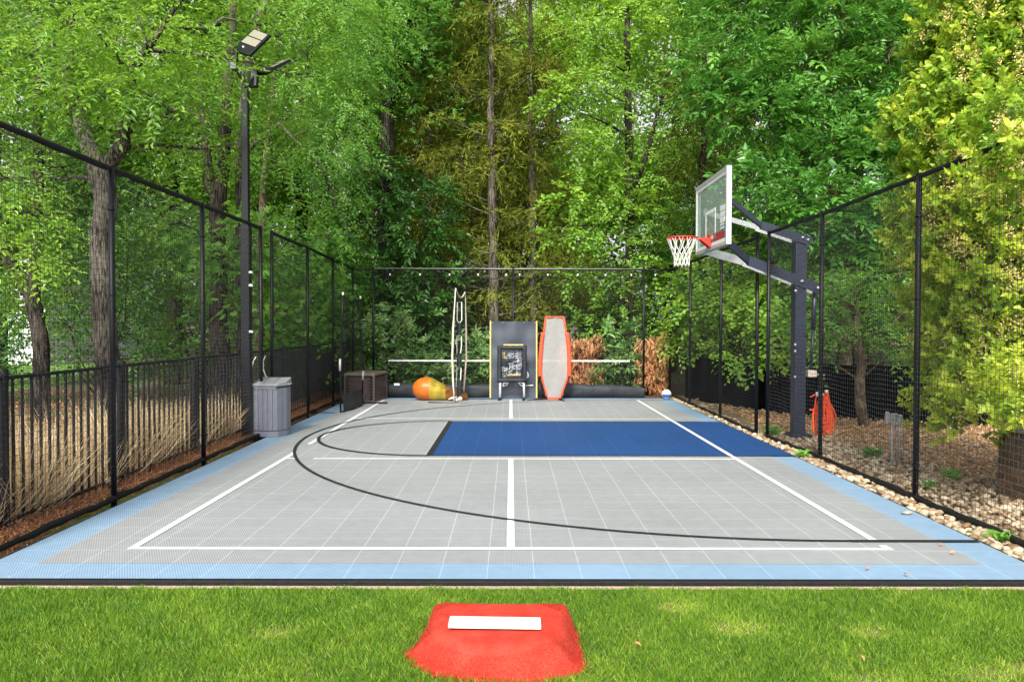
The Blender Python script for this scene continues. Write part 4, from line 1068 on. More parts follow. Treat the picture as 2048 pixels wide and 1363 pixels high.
rdm, nt, bs = new_mat('translucent_red_decal'); bs.inputs['Base Color'].default_value = (.50, .05, .05, 1)
tr = nt.nodes.new('ShaderNodeBsdfTransparent'); mx = nt.nodes.new('ShaderNodeMixShader'); mx.inputs[0].default_value = .6
nt.links.new(tr.outputs[0], mx.inputs[1]); nt.links.new(bs.outputs[0], mx.inputs[2]); nt.links.new(mx.outputs[0], nt.nodes['Material Output'].inputs[0])
b = MB(); b.prism([(BX + .008, 11.10, 3.07), (BX + .008, 11.72, 3.10), (BX + .008, 11.72, 2.97), (BX + .008, 11.10, 2.975)], (.003, 0, 0)); b.build('decal', rdm, glass)
b = MB()
for k in range(5): b.span((BX + .004, 11.12 + k * .045, 3.105), (BX + .007, 11.15 + k * .045, 3.14))
for k in range(4): b.span((BX + .004, 11.12 + k * .055, 3.155), (BX + .007, 11.16 + k * .055, 3.185))
b.build('decal_lettering', M['silver_cloth'], glass)
# rim
RC = (2.615, 11.9, 3.05); RR = .2286
rim = MB(); rim.tube([(RC[0] + RR * math.cos(2 * math.pi * k / 40), RC[1] + RR * math.sin(2 * math.pi * k / 40), RC[2]) for k in range(40)], .011, 8, closed=True)
rimo = rim.build('rim', M['red'], bg)
b = MB(); b.box((BX - .012, 11.9, 3.0), (.014, .17, .20)); b.box((BX - .075, 11.9, 3.043), (.13, .14, .012))
for s_ in (-1, 1): b.prism([(BX - .019, 11.9 + s_ * .07, 3.04), (BX - .019, 11.9 + s_ * .07, 2.91), (BX - .16, 11.9 + s_ * .055, 3.025), (BX - .20, 11.9 + s_ * .05, 3.042)], (0, s_ * .012, 0))
b.build('rim_bracket', M['red'], rimo)
b = MB()
NS = 12
for s_ in (1, -1):
    for k in range(NS):
        pts = []
        for i in range(15):
            f = i / 14; tw = s_ * (.0 if f < .25 else (f - .25) * 2.6) * (2 * math.pi / NS)
            a = 2 * math.pi * (k + (.5 if s_ > 0 else .5)) / NS + tw + (s_ * .25 * (1 - min(1, f / .25))) * (2 * math.pi / NS)
            rad = RR - (RR - .115) * min(1, f / .72) ** .85; pts.append((RC[0] + rad * math.cos(a), RC[1] + rad * math.sin(a), RC[2] - .005 - .43 * f))
        b.tube(pts, .0062, 5)
netm = b.build('basket_net', M['cord'], rimo)
# arms
for s_ in (-1, 1):
    k_ = Vector((3.785, 11.9 + s_ * .10, 3.235))
    b = MB(); b.bar((4.56, 11.9 + s_ * .115, 2.985), k_, .012, .13); b.bar(k_, (3.16, 11.9 + s_ * .66, 3.53), .035, .075)
    b.box((3.13, 11.9 + s_ * .66, 3.53), (.05, .07, .12)); o = b.build('upper_arm', M['navy'] if s_ < 0 else M['galv'], bg)
    if s_ > 0:
        pass
    k2 = Vector((3.60, 11.9 + s_ * .10, 2.70))
    b = MB(); b.bar((4.70, 11.9 + s_ * .115, 2.265), k2, .012, .15); b.bar(k2, (3.13, 11.9 + s_ * .66, 2.92), .04, .12)
    b.box((3.13, 11.9 + s_ * .66, 2.92), (.05, .07, .10)); o2 = b.build('lower_arm', M['navy'] if s_ < 0 else M['galv'], bg)
    bolts = MB()
    for p in ((4.42, 3.045), (4.50, 3.01)): bolts.tube([(p[0], 11.9 + s_ * .10, p[1]), (p[0], 11.9 + s_ * .14, p[1])], .018, 8)
    bolts.build('bolt', M['galv'], o)
    bolts = MB()
    for p in ((4.415, 2.385), (4.66, 2.285)): bolts.tube([(p[0], 11.9 + s_ * .10, p[1]), (p[0], 11.9 + s_ * .14, p[1])], .022, 8)
    bolts.build('bolt', M['galv'], o2)
b = MB(); b.tube([(4.66, 11.9, 2.28), (4.64, 11.9, 1.65)], .035, 10); b.tube([(4.64, 11.9, 1.65), (4.61, 11.9, 1.05)], .024, 10); act = b.build('height_actuator', M['navy'], bg)
b = MB(); b.box((4.61, 11.88, .98), (.13, .10, .10)); b.tube([(4.66, 11.88, .965), (4.82, 11.88, .955)], .012, 6); b.build('crank_handle', M['tan_tape'], act)
b = MB()
for z in (2.24, 1.32, .93, 1.42): b.ball((4.33, 11.80, z), .022, 8)
b.build('eye_bolt', M['galv'], bg)

# ------------------------------------------------------------------ right side: cord, conduits, brick pier, weeds
oc = thing('extension_cord', 'coiled orange extension cord hanging on the right net fence post', 'cord', (4.05, 10.0, .85))
g = np.random.default_rng(21); b = MB()
for k in range(15):
    cx = 4.04 + g.uniform(-.06, .06); wd = g.uniform(.03, .13); zt_ = g.uniform(.76, .86); zb = g.uniform(.29, .58); dy = g.uniform(-.04, .04); sh = g.uniform(-.03, .06)
    pts = []
    for i in range(22):
        a = 2 * math.pi * i / 22; f = (1 - math.cos(a)) / 2
        pts.append((cx + sh * f + wd * math.sin(a) * (.4 + .75 * f) + g.normal(0, .004), 10.02 + dy * math.cos(a) + g.normal(0, .006), zt_ + (zb - zt_) * f))
    b.tube(pts, .0085, 6, closed=True)
b.tube([(4.0, 10.0, .84), (3.93, 10.0, .82), (3.87, 10.0, .79)], .0065, 5); b.tube([(4.0, 10.0, .66), (3.92, 10.0, .62), (3.86, 10.0, .625)], .0065, 5)
b.build('cable_coil', M['orange_cord'], oc)
b = MB(); b.box((3.98, 9.98, .835), (.085, .03, .05), Matrix.Rotation(R(-12), 3, 'Y')); b.box((4.075, 9.99, .865), (.03, .03, .03)); b.build('tie_wrap', M['white'], oc)
for i, (px_, Yc, zt_, lab) in enumerate(((1787.5, 9.47, .62, 'grey conduit riser with a wide outlet box, left of two'), (1800, 9.75, .60, 'grey conduit riser with a narrow outlet box, right of two'))):
    X = at(px_, 0, Yc)[0]
    t = thing('conduit_riser', lab, 'conduit', (X, Yc, 0))
    b = MB(); b.tube([(X, Yc, -.05), (X + (.008 if i else -.004), Yc, .36), (X + (.012 if i else -.006), Yc, zt_ - .12)], .019, 10); b.build('pipe', M['galv'], t)
    b = MB(); b.tube([(X, Yc, zt_ - .15), (X, Yc, zt_ - .10)], .026, 10); b.build('coupling', M['galv'], t)
    b = MB()
    if i == 0:
        b.box((X + .002, Yc, zt_ - .045), (.062, .055, .125)); b.box((X - .048, Yc - .01, zt_ - .04), (.036, .07, .11), Matrix.Rotation(R(5), 3, 'Y')); b.box((X - .078, Yc - .015, zt_ - .03), (.018, .085, .145), Matrix.Rotation(R(6), 3, 'Y'))
    else:
        b.box((X + .008, Yc, zt_ - .07), (.055, .05, .125)); b.tube([(X - .09, Yc, zt_ - .005), (X - .02, Yc, zt_ - .005)], .016, 8)
    b.build('outlet_box', M['galv'], t, bevel=.008)
def brick_mat():
    m, nt, bs = new_mat('brown_brick'); N, L = nt.nodes, nt.links
    tc = N.new('ShaderNodeTexCoord'); sp = N.new('ShaderNodeSeparateXYZ'); L.new(tc.outputs['Object'], sp.inputs[0])
    ad = N.new('ShaderNodeMath'); ad.operation = 'ADD'; L.new(sp.outputs[0], ad.inputs[0]); L.new(sp.outputs[1], ad.inputs[1])
    cb = N.new('ShaderNodeCombineXYZ'); L.new(ad.outputs[0], cb.inputs[0]); L.new(sp.outputs[2], cb.inputs[1])
    br = N.new('ShaderNodeTexBrick'); br.inputs['Scale'].default_value = 1; br.inputs['Brick Width'].default_value = .21; br.inputs['Row Height'].default_value = .075
    br.inputs['Mortar Size'].default_value = .006; br.inputs['Color1'].default_value = (.16, .085, .045, 1); br.inputs['Color2'].default_value = (.075, .045, .03, 1); br.inputs['Mortar'].default_value = (.22, .18, .14, 1)
    L.new(cb.outputs[0], br.inputs['Vector']); nz = N.new('ShaderNodeTexNoise'); nz.inputs['Scale'].default_value = 25; L.new(tc.outputs['Object'], nz.inputs['Vector'])
    mx = N.new('ShaderNodeMix'); mx.data_type = 'RGBA'; mx.blend_type = 'OVERLAY'; mx.inputs[0].default_value = .55; L.new(br.outputs[0], mx.inputs[6]); L.new(nz.outputs[0], mx.inputs[7]); L.new(mx.outputs[2], bs.inputs['Base Color'])
    bs.inputs['Roughness'].default_value = .9; bp = N.new('ShaderNodeBump'); bp.invert = True; bp.inputs['Distance'].default_value = .006; L.new(br.outputs['Fac'], bp.inputs['Height']); L.new(bp.outputs[0], bs.inputs['Normal'])
    return m
bp_ = thing('brick_pier', 'brown brick garden pier half hidden by the flowering hedge', 'brick pier', (5.45, 7.46, 0))
BRK = brick_mat()
b = MB(); b.span((5.0, 7.0, -.06), (5.9, 7.92, .66)); b.build('masonry', BRK, bp_)
b = MB(); b.span((4.985, 6.985, .66), (5.915, 7.935, .71)); b.build('capstone', mat('grey_capstone', (.28, .26, .23), .85, noise=.2, scale=20), bp_, bevel=.01)
def weed(label, x, y, s, seed, m='lf_maple'):
    g = np.random.default_rng(seed); n = 46
    a = g.uniform(0, 2 * np.pi, n); P = np.stack([x + g.normal(0, .03 * s, n), y + g.normal(0, .03 * s, n), g.uniform(-.03, .04 * s, n)], 1)
    D = np.stack([np.cos(a), np.sin(a), g.uniform(.2, 1.3, n)], 1)
    o = raw_mesh('weed', leaf_geo(P, D, np.tile([0, 0, 1.0], (n, 1)) + g.normal(0, .3, (n, 3)), g.uniform(.06, .14, n) * s, g.uniform(.02, .04, n) * s, 'hex', .15).reshape(-1, 3), np.arange(n * 6), np.arange(n) * 6, M[m], g.uniform(.5, 1, n))
    tag(o, label, 'weed', 'weeds among the stones')
weed('leafy green weed at the court edge right of the blue key', 3.80, 10.05, 1.0, 1)
weed('low green weed beside the basketball goal post', 4.10, 12.1, 1.5, 2)
weed('small green weed between stones at the right frame edge', 3.92, 6.15, .9, 3)
weed('upright dark green weed in the gravel left of the conduits', 4.75, 10.1, 1.2, 4, 'lf_ash')
weed('tiny green weed in the gravel below the flowering hedge', 4.45, 8.2, .8, 5)
weed('sprawling green weed behind the net under the right hedge', 4.95, 8.7, 1.0, 6)
for i, (px_, py_, lab) in enumerate(((1745, 1141, 'dark curled leaf on the front blue border'), (1918, 1111, 'tan leaf on the right front corner of the court'), (1822, 1157, 'small tan leaf at the front black court edge'),
                                     (1886, 1095, 'dark leaf on the right blue border'), (1270, 1292, 'pale dry leaf on the lawn right of the mound'), (1727, 1318, 'orange leaf on the lawn at lower right'))):
    Y = CAM_Z * F_PX / (py_ - HY); X = (px_ - VX) * Y / F_PX; g = np.random.default_rng(i); z = .014 if py_ < 1160 else .0
    a = g.uniform(0, 6); o = raw_mesh('fallen_leaf', leaf_geo(np.array([[X, Y, z]]), np.array([[math.cos(a), math.sin(a), .25]]), np.array([[.3, -.3, 1.0]]), np.array([.048]), np.array([.024]), 'hex', .25)[0], np.arange(6), np.array([0]), M['lf_dead'], np.array([g.uniform(.2, .8)]))
    tag(o, lab, 'leaf', 'fallen leaves')
st = MB(); st.ball((3.60, 7.0, .018), .045, 10, sq=(1.2, .8, .4)); o = st.build('pebble', mat('grey_pebble', (.30, .29, .24), .8, noise=.2, scale=40)); tag(o, 'grey flat pebble on the right blue border', 'pebble')
ss = thing('shade_screen', 'black shade cloth screen standing low behind the right net fence', 'screen', (5.4, 16, 0))  # plain black sheet built for the very dark band behind the net
pl = [(4.25, 18.9), (4.55, 17.0), (5.35, 15.2), (6.6, 14.2), (9.5, 12.9), (13, 11.8)]
rows = []
for i in range(len(pl) - 1):
    for s in range(6):
        f = s / 6; x_, y_ = pl[i][0] + (pl[i + 1][0] - pl[i][0]) * f, pl[i][1] + (pl[i + 1][1] - pl[i][1]) * f
        rows.append([(x_ + .015 * math.sin(i * 7 + s + k), y_, -.06 + 1.06 * k / 5 - (.03 * math.sin(math.pi * f) if k == 5 else 0)) for k in range(6)])
b = MB(); b.strip(rows); b.strip([[(p[0] + .006, p[1] + .012, p[2]) for p in r_] for r_ in rows]); b.build('cloth', mat('black_shade_cloth', (.0035, .004, .004), .95, noise=.3, scale=4, spec=.04), ss)
for p in pl:
    b = MB(); b.tube([(p[0] + .03, p[1] + .04, -.1), (p[0] + .03, p[1] + .04, 1.02)], .02, 8); b.build('stake', M['black'], ss)
# neighbour's house far left
hs_ = thing('neighbour_house', 'pale sided house half seen through the left trees', 'house', (-24, 36, 0))
b = MB(); b.span((-34, 34, -.06), (-20.4, 43, 5.2)); b.build('wall', mat('pale_siding', (.72, .72, .70), .6, noise=.05, scale=3), hs_)
b = MB(); b.prism([(-34.5, 33.5, 5.2), (-34.5, 43.5, 5.2), (-34.5, 38.5, 8.0)], (14.5, 0, 0)); b.build('roof', mat('grey_shingle', (.12, .12, .12), .9, noise=.3, scale=10), hs_)
for xx in (-31, -27.5, -24):
    b = MB(); b.span((xx, 33.97, 1.6), (xx + 1.1, 34.02, 3.2)); o = b.build('window', mat('dark_glass', (.04, .05, .06), .1), hs_)
    b = MB()
    for a, c in (((xx - .08, 33.95, 1.52), (xx + 1.18, 33.968, 1.6)), ((xx - .08, 33.95, 3.2), (xx + 1.18, 33.968, 3.28)), ((xx + .52, 33.95, 1.6), (xx + .58, 33.968, 3.2))): b.span(a, c)
    b.build('window_frame', M['white'], o)

# ------------------------------------------------------------------ trees, shrubs, hedges
# left: pecan with forked trunk, behind the picket fence
ld = []
for px_, py_, Y, r_ in ((60, 60, 12.5, 1.0), (190, 40, 12.6, .9), (300, 90, 11.6, .95), (410, 40, 12.8, .9), (560, 50, 13.4, 1.0), (120, 160, 11.2, .8), (250, 150, 10.8, .75), (370, 150, 11.0, .8),
                        (440, 185, 12.4, .5), (330, 230, 11.4, .7), (400, 250, 12.3, .6), (570, 200, 13.6, .9), (640, 150, 13.5, .9), (30, 230, 12.0, .8), (530, 290, 13.6, .7), (620, 260, 13.6, .8),
                        (180, 220, 12.8, .6), (670, 40, 13.5, 1.0), (60, 340, 13.0, .6), (390, 330, 13.4, .6), (110, 110, 10.6, .7), (210, 190, 10.9, .5), (150, 30, 11.0, .8), (300, 190, 10.6, .45), (240, 70, 10.8, .7), (90, 210, 10.9, .55), (375, 205, 11.0, .5), (-120, 120, 12, 1.1), (-60, -80, 12, 1.1), (150, -120, 12, 1.2), (380, -140, 12, 1.2), (600, -120, 12.5, 1.2)):
    ld.append((*at(px_, py_, Y), r_))
X0 = at(208, 0, 12.0)[0]
add_tree('pecan_tree', 'large pecan tree with thick forked grey trunk behind the left picket fence', 'tree',
         [[(X0 + .10, 12.1, -.1, .22), (*at(210, 640, 12.0), .165), (*at(203, 560, 12.0), .150), (*at(207, 470, 12.0), .155), (*at(213, 400, 12.0), .17), (*at(195, 320, 12.0), .14), (*at(160, 240, 12.1), .11), (*at(140, 150, 12.2), .09), (*at(150, 20, 12.3), .06)],
          [(*at(213, 400, 12.0), .15), (*at(228, 330, 12.0), .11), (*at(255, 270, 11.9), .10), (*at(265, 210, 11.9), .085), (*at(270, 150, 11.9), .06), (*at(330, 60, 11.8), .04)],
          [(*at(258, 245, 11.9), .05), (*at(300, 240, 11.7), .042), (*at(345, 228, 11.5), .03)],
          [(*at(200, 610, 11.95), .09), (*at(191, 602, 11.9), .065), (*at(188, 600, 11.88), .02)]],
         ld, 'pinnate', M['lf_elm'], M['bark'], 1.0, 11, (.50, .22), up=.05, droop=.35, seed=2, outer=.3, twig_every=2)
# low bright branch hanging in from the left, just behind the left net
lb = [(*at(px_, py_, Y), r_) for px_, py_, Y, r_ in ((25, 360, 10.2, .42), (50, 430, 10.0, .42), (20, 500, 9.8, .45), (75, 500, 9.9, .36), (90, 440, 10.2, .3), (-40, 420, 9.9, .6), (-60, 520, 9.6, .5), (60, 540, 9.9, .25), (-90, 320, 10.3, .6))]
add_tree('leaning_sapling', 'sapling with bright drooping branches at the left edge behind the net', 'tree',
         [[(-8.6, 10.9, -.1, .08), (-8.3, 10.7, 1.6, .065), (-7.7, 10.3, 3.0, .05), (-6.9, 10.1, 3.6, .03)]], lb, 'pinnate', M['lf_elm'], M['bark_dark'], .95, 22, (.68, .18), up=.0, droop=.45, seed=3, outer=.2)
# dark bent trunk
ld = [(*at(px_, py_, Y), r_) for px_, py_, Y, r_ in ((40, 100, 15, 1.3), (110, 300, 15, .8), (-60, 250, 15, 1.3), (200, 330, 15.5, .8), (0, -60, 15, 1.5), (150, -80, 15, 1.4), (20, 420, 15, .6), (150, 430, 15.8, .5))]
add_tree('bent_tree', 'dark trunked tree with low fork left of the pecan', 'tree',
         [[(*at(84, 860, 14.2), .15), (*at(82, 700, 14.2), .13), (*at(68, 600, 14.2), .125), (*at(72, 540, 14.2), .10), (*at(78, 430, 14.2), .085), (*at(82, 250, 14.2), .08), (*at(85, 50, 14.2), .07)],
          [(*at(68, 605, 14.2), .12), (*at(38, 560, 14.2), .11), (*at(10, 500, 14.2), .10), (*at(-15, 400, 14.2), .08)]],
         ld, 'elm', M['lf_dark'], M['bark_dark'], 1.1, 9, (.55, .2), seed=4)
# tall straight trunks behind the lamp post
ld = [(*at(px_, py_, Y), r_) for px_, py_, Y, r_ in ((400, 60, 17, 1.4), (520, 40, 17.5, 1.3), (330, 160, 17, 1.1), (450, 200, 17.3, 1.0), (350, 300, 17, .8), (280, 20, 17, 1.3), (590, 150, 17.5, 1.1), (300, -140, 17, 1.6), (500, -140, 17, 1.6), (400, 400, 16.5, .55), (330, 440, 17, .6))]
add_tree('oak_tree', 'tall tree with rough straight trunk and upright fork left of the lamp post', 'tree',
         [[(*at(440, 850, 15.2), .22), (*at(440, 640, 15.2), .175), (*at(438, 480, 15.2), .16), (*at(440, 400, 15.2), .17), (*at(452, 330, 15.2), .12), (*at(458, 200, 15.2), .10), (*at(470, 0, 15.3), .07)],
          [(*at(438, 420, 15.2), .11), (*at(421, 370, 15.2), .095), (*at(417, 300, 15.2), .08), (*at(400, 150, 15.2), .06)]],
         ld, 'elm', M['lf_elm'], M['bark_dark'], 1.1, 9, (.42, .2), droop=.3, seed=5, twig_every=2)
ld = [(*at(px_, py_, Y), r_) for px_, py_, Y, r_ in ((640, 60, 17.5, 1.3), (720, 120, 18, 1.1), (700, 230, 17, .8), (640, 330, 16.4, .7), (560, 330, 16.4, .65), (600, 420, 15.9, .55), (680, 400, 16.3, .55), (680, 300, 16.6, .7), (610, 200, 16.8, .9), (740, 20, 18, 1.2), (700, -130, 18, 1.5),
                                                  (560, 440, 15.6, .4), (650, 470, 15.9, .42), (720, 310, 16.8, .45), (600, 500, 15.7, .3))]
add_tree('drooping_elm', 'light green elm with drooping branches right of the lamp post', 'tree',
         [[(*at(484, 845, 15.8), .17), (*at(487, 640, 15.8), .135), (*at(484, 450, 15.8), .13), (*at(486, 300, 15.9), .12), (*at(500, 100, 16.2), .10), (*at(560, -50, 16.8), .07)],
          [(*at(486, 310, 15.9), .06), (*at(560, 250, 16.2), .045), (*at(640, 330, 16.4), .03), (*at(700, 470, 16.2), .012)]],
         ld, 'pinnate', M['lf_maple'], M['bark'], 1.05, 13, (.60, .24), up=-.1, droop=.6, seed=6, outer=.2, twig_every=2)
ld = [(*at(px_, py_, Y), r_) for px_, py_, Y, r_ in ((560, 520, 15.6, .5), (620, 560, 17.6, .55), (560, 600, 15.7, .5), (640, 640, 18.9, .55), (580, 680, 16.6, .45), (660, 560, 20, .55), (690, 640, 21.6, .65), (610, 720, 17.6, .45), (450, 520, 14.6, .35), (470, 610, 14.8, .3), (560, 750, 16.5, .4),
                                                  (425, 590, 15.0, .3), (700, 700, 22, .6), (690, 560, 21.6, .6), (670, 600, 20.6, .55), (640, 590, 18.9, .5), (600, 640, 16.8, .45), (620, 690, 17.8, .45), (720, 600, 23, .7), (650, 480, 19.5, .55), (500, 450, 14.9, .35), (390, 480, 15.2, .4))]
add_tree('sweetgum_tree', 'young sweetgum with star shaped leaves behind the left far net', 'tree',
         [[(*at(517, 830, 17.2), .12), (*at(520, 640, 17.2), .11), (*at(524, 450, 17.2), .09), (*at(536, 300, 17.2), .06), (*at(560, 60, 17.3), .03)]],
         ld, 'star', M['lf_maple'], M['bark_tan'], 1.15, 22, (.64, .2), up=.0, droop=.35, seed=7, outer=.35)
# dark hickory, back left
ld = [(*at(px_, py_, Y), r_) for px_, py_, Y, r_ in ((700, 340, 22, 1.0), (780, 370, 21.6, 1.0), (850, 400, 21.8, .9), (730, 430, 21.5, .9), (820, 470, 21.4, .9), (880, 480, 21.8, .7), (700, 520, 21.6, .8), (780, 540, 21.3, .8), (860, 560, 21.4, .7), (800, 610, 21.2, .7), (730, 600, 21.5, .7), (880, 620, 21.5, .6), (840, 650, 21.0, .5), (770, 680, 21.3, .6))]
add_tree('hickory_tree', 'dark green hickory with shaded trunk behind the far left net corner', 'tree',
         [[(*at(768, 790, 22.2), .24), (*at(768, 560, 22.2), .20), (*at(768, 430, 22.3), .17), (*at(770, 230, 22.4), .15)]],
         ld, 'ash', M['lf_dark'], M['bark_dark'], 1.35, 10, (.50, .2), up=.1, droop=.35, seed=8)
ld = [(*at(px_, py_, Y), r_) for px_, py_, Y, r_ in ((720, 20, 23, 1.2), (800, 60, 23, 1.2), (740, 110, 22.5, 1.0), (830, 130, 23.5, 1.0), (880, 40, 24, 1.3), (690, 190, 22.5, .9), (860, 230, 24, .9), (900, 140, 24.5, .9), (760, -120, 23, 1.8), (900, -120, 24, 1.8), (680, 270, 22.8, .7))]
add_tree('forked_maple', 'tall maple with dark V forked trunk above the far left corner', 'tree',
         [[(*at(772, 790, 23.6), .26), (*at(772, 420, 23.6), .21), (*at(776, 215, 23.6), .19), (*at(800, 140, 23.6), .17), (*at(822, 60, 23.6), .14), (*at(835, -60, 23.6), .12)],
          [(*at(776, 220, 23.6), .13), (*at(762, 150, 23.6), .12), (*at(745, 90, 23.6), .10), (*at(735, -30, 23.6), .08)]],
         ld, 'star', M['lf_maple'], M['bark_dark'], 1.5, 9, (.45, .22), seed=9, twig_every=2)
# cedars in the middle
def cedar(label, px_, Y, w, seed, pts, dens=11, tint=(.42, .2), lean=0):
    ld = [(*at(a, b_, Yc), r_, .42) for a, b_, Yc, r_ in pts]
    add_tree('cedar_tree', label, 'tree', [[(*at(px_ + 4, 800, Y), w), (*at(px_ + 2, 560, Y), w * .86), (*at(px_ - 2, 330, Y), w * .72), (*at(px_ - 3 + lean, 120, Y), w * .5), (*at(px_ - 6 + lean, -60, Y), w * .32)]],
             ld, 'cedar', M['lf_cedar'], M['bark_cedar'], 1.25, dens, tint, up=.1, droop=.3, seed=seed, outer=.1, limb_r=.045, group='cedars behind the far fence')
g = np.random.default_rng(31)
def cedar_pts(px_, Y, w, n, y0=-60, y1=640, sd=1):
    g = np.random.default_rng(sd); out = []
    for i in range(n):
        py_ = y0 + (y1 - y0) * (i + g.random()) / n; s_ = 1 if i % 2 else -1
        ww = w * (.45 + .55 * (py_ - y0) / (y1 - y0) * 1.2)
        dx = s_ * g.uniform(.22, 1) * ww if i % 5 else g.uniform(-16, 16); out.append((px_ + dx, py_, Y + g.uniform(-.5, 1.3) + .004 * abs(dx) if i % 5 else Y - .8, g.uniform(.55, 1.05) if i % 5 else g.uniform(.35, .6)))
    return out
cedar('tallest cedar with pale straight trunk behind the black mat', 985, 23, .165, 12, cedar_pts(985, 22.9, 150, 44, sd=4))
cedar('slender cedar with thin pale trunk right of the tallest cedar', 1064, 23.6, .125, 13, cedar_pts(1062, 23.8, 90, 26, 120, 640, sd=5), tint=(.36, .2))
cedar('olive cedar with wide sparse branches left of the tallest cedar', 862, 25.0, .16, 14, cedar_pts(870, 24.6, 120, 34, 60, 640, sd=6), tint=(.40, .2))
# birch / elm right of the cedars
ld = [(*at(px_, py_, Y), r_) for px_, py_, Y, r_ in ((1180, 90, 21.5, .95), (1250, 60, 22, 1.1), (1330, 110, 22, 1.0), (1140, 190, 21, .7), (1200, 170, 21, .8), (1270, 190, 21.4, .9), (1100, 210, 20.8, .5), (1350, 220, 22, .8), (1230, 260, 21.3, .75), (1170, 290, 21.2, .6), (1300, 290, 21.8, .8),
                                                  (1200, 380, 20.8, .8), (1140, 400, 20.6, .55), (1260, 420, 21, .8), (1120, 470, 20.4, .55), (1180, 470, 20.4, .65), (1250, 510, 20.6, .7), (1310, 440, 21.5, .7), (1110, 545, 20.3, .45), (1170, 560, 20.2, .55), (1240, 590, 20.2, .6), (1300, 550, 20.8, .6), (1180, 640, 20.2, .5), (1250, 655, 20.3, .5),
                                                  (1310, 640, 20.6, .5), (1350, 560, 20.6, .5), (1360, 480, 21.4, .6), (1250, -90, 22, 1.5), (1150, -60, 22, 1.2), (1350, 10, 22, 1.2), (1290, 350, 21.5, .7))]
add_tree('birch_tree', 'leafy yellow green tree behind the far fence right of the cedars', 'tree',
         [[(*at(1262, 790, 22), .17), (*at(1260, 500, 22), .14), (*at(1255, 250, 22), .11), (*at(1250, 20, 22), .07)], [(*at(1258, 420, 22), .08), (*at(1300, 280, 22), .06), (*at(1340, 120, 22), .04)]],
         ld, 'birch', M['lf_birch'], M['bark_dark'], 1.2, 13, (.50, .22), up=.1, droop=.35, seed=15, outer=.35, twig_every=2)
# cedar with brown patches behind the hoop
ld = [(*at(px_, py_, Y), r_) for px_, py_, Y, r_ in ((1380, 300, 22, .9), (1420, 240, 22, .8), (1360, 380, 22, .8), (1400, 430, 22, .8), (1440, 330, 22.5, .8), (1390, 180, 22, .8))]
add_tree('browning_cedar', 'shaded cedar with rusty dead sprays behind the backboard', 'tree', [[(*at(1400, 800, 22.4), .14), (*at(1402, 420, 22.4), .11), (*at(1405, 100, 22.4), .07)]],
         ld, 'cedar', M['lf_cedar'], M['bark_dark'], 1.3, 9, (.16, .2), seed=16, outer=.1,
         extra=lambda lv: None)
# big ash on the right
ld = [(*at(px_, py_, Y), r_) for px_, py_, Y, r_ in ((1450, 60, 17, .9), (1530, 40, 17, 1.0), (1620, 60, 16.5, 1.0), (1710, 60, 16.5, 1.0), (1790, 90, 16, .9), (1430, 140, 16.6, .8), (1500, 150, 16.2, .85), (1590, 150, 16, .9), (1670, 170, 16.3, .6), (1740, 170, 16, .8), (1810, 190, 16, .8),
                                                  (1440, 200, 16.2, .6), (1500, 230, 15.8, .7), (1570, 230, 15.6, .75), (1640, 250, 16, .6), (1720, 260, 15.6, .7), (1790, 270, 15.6, .7), (1560, 300, 16, .5), (1650, 300, 15.2, .6), (1720, 310, 15.0, .6), (1770, 340, 15.2, .6),
                                                  (1500, 360, 14.8, .5), (1560, 370, 14.6, .55), (1520, 410, 14.4, .45), (1610, 390, 14.6, .55), (1670, 400, 14.5, .5), (1590, 440, 14.3, .45), (1650, 450, 14.2, .5), (1710, 440, 14.2, .55), (1770, 420, 14.4, .6), (1740, 500, 14.2, .5), (1680, 510, 14.2, .45),
                                                  (1550, 480, 15, .4), (1600, -90, 17, 1.6), (1760, -80, 16.5, 1.5), (1460, -60, 17.5, 1.4), (1880, 60, 16.5, 1.2), (1880, 300, 16, 1.0), (1850, 430, 15, .8), (1540, 330, 15.6, .5))]
add_tree('ash_tree', 'big glossy green ash tree filling the view behind the basketball goal', 'tree',
         [[(*at(1690, 800, 17.4), .16), (*at(1688, 560, 17.4), .135), (*at(1686, 360, 17.4), .12), (*at(1684, 150, 17.4), .10), (*at(1680, -80, 17.4), .07)],
          [(*at(1687, 420, 17.4), .07), (*at(1600, 300, 16.8), .05), (*at(1520, 180, 16.6), .03)], [(*at(1687, 380, 17.4), .06), (*at(1760, 280, 16.6), .04)]],
         ld, 'ash', M['lf_ash'], M['bark_tan'], 1.15, 16, (.48, .20), up=.25, droop=.25, seed=17, outer=.4, twig_every=2)
# small tree with bare lower trunk behind the right net
ld = [(*at(px_, py_, Y), r_) for px_, py_, Y, r_ in ((1640, 610, 13, .30), (1700, 585, 12.8, .34), (1730, 560, 12.9, .3), (1660, 570, 12.9, .3), (1660, 660, 13, .32), (1620, 690, 13.2, .30), (1700, 640, 12.9, .28), (1740, 620, 13.2, .25), (1800, 690, 12.6, .25), (1810, 620, 12.8, .3), (1780, 710, 12.8, .18), (1620, 630, 13.4, .3), (1830, 560, 13, .4), (1700, 550, 14.2, .4), (1620, 540, 14.6, .4))]
add_tree('understory_tree', 'small tree with bare tan trunk behind the right net and orange cord', 'tree',
         [[(*at(1730, 850, 13.25), .095), (*at(1722, 760, 13.25), .080), (*at(1715, 690, 13.25), .075), (*at(1712, 630, 13.25), .055), (*at(1712, 585, 13.3), .03)]],
         ld, 'elm', M['lf_maple'], M['bark_tan'], 1.0, 30, (.62, .2), droop=.3, seed=18, outer=.3)
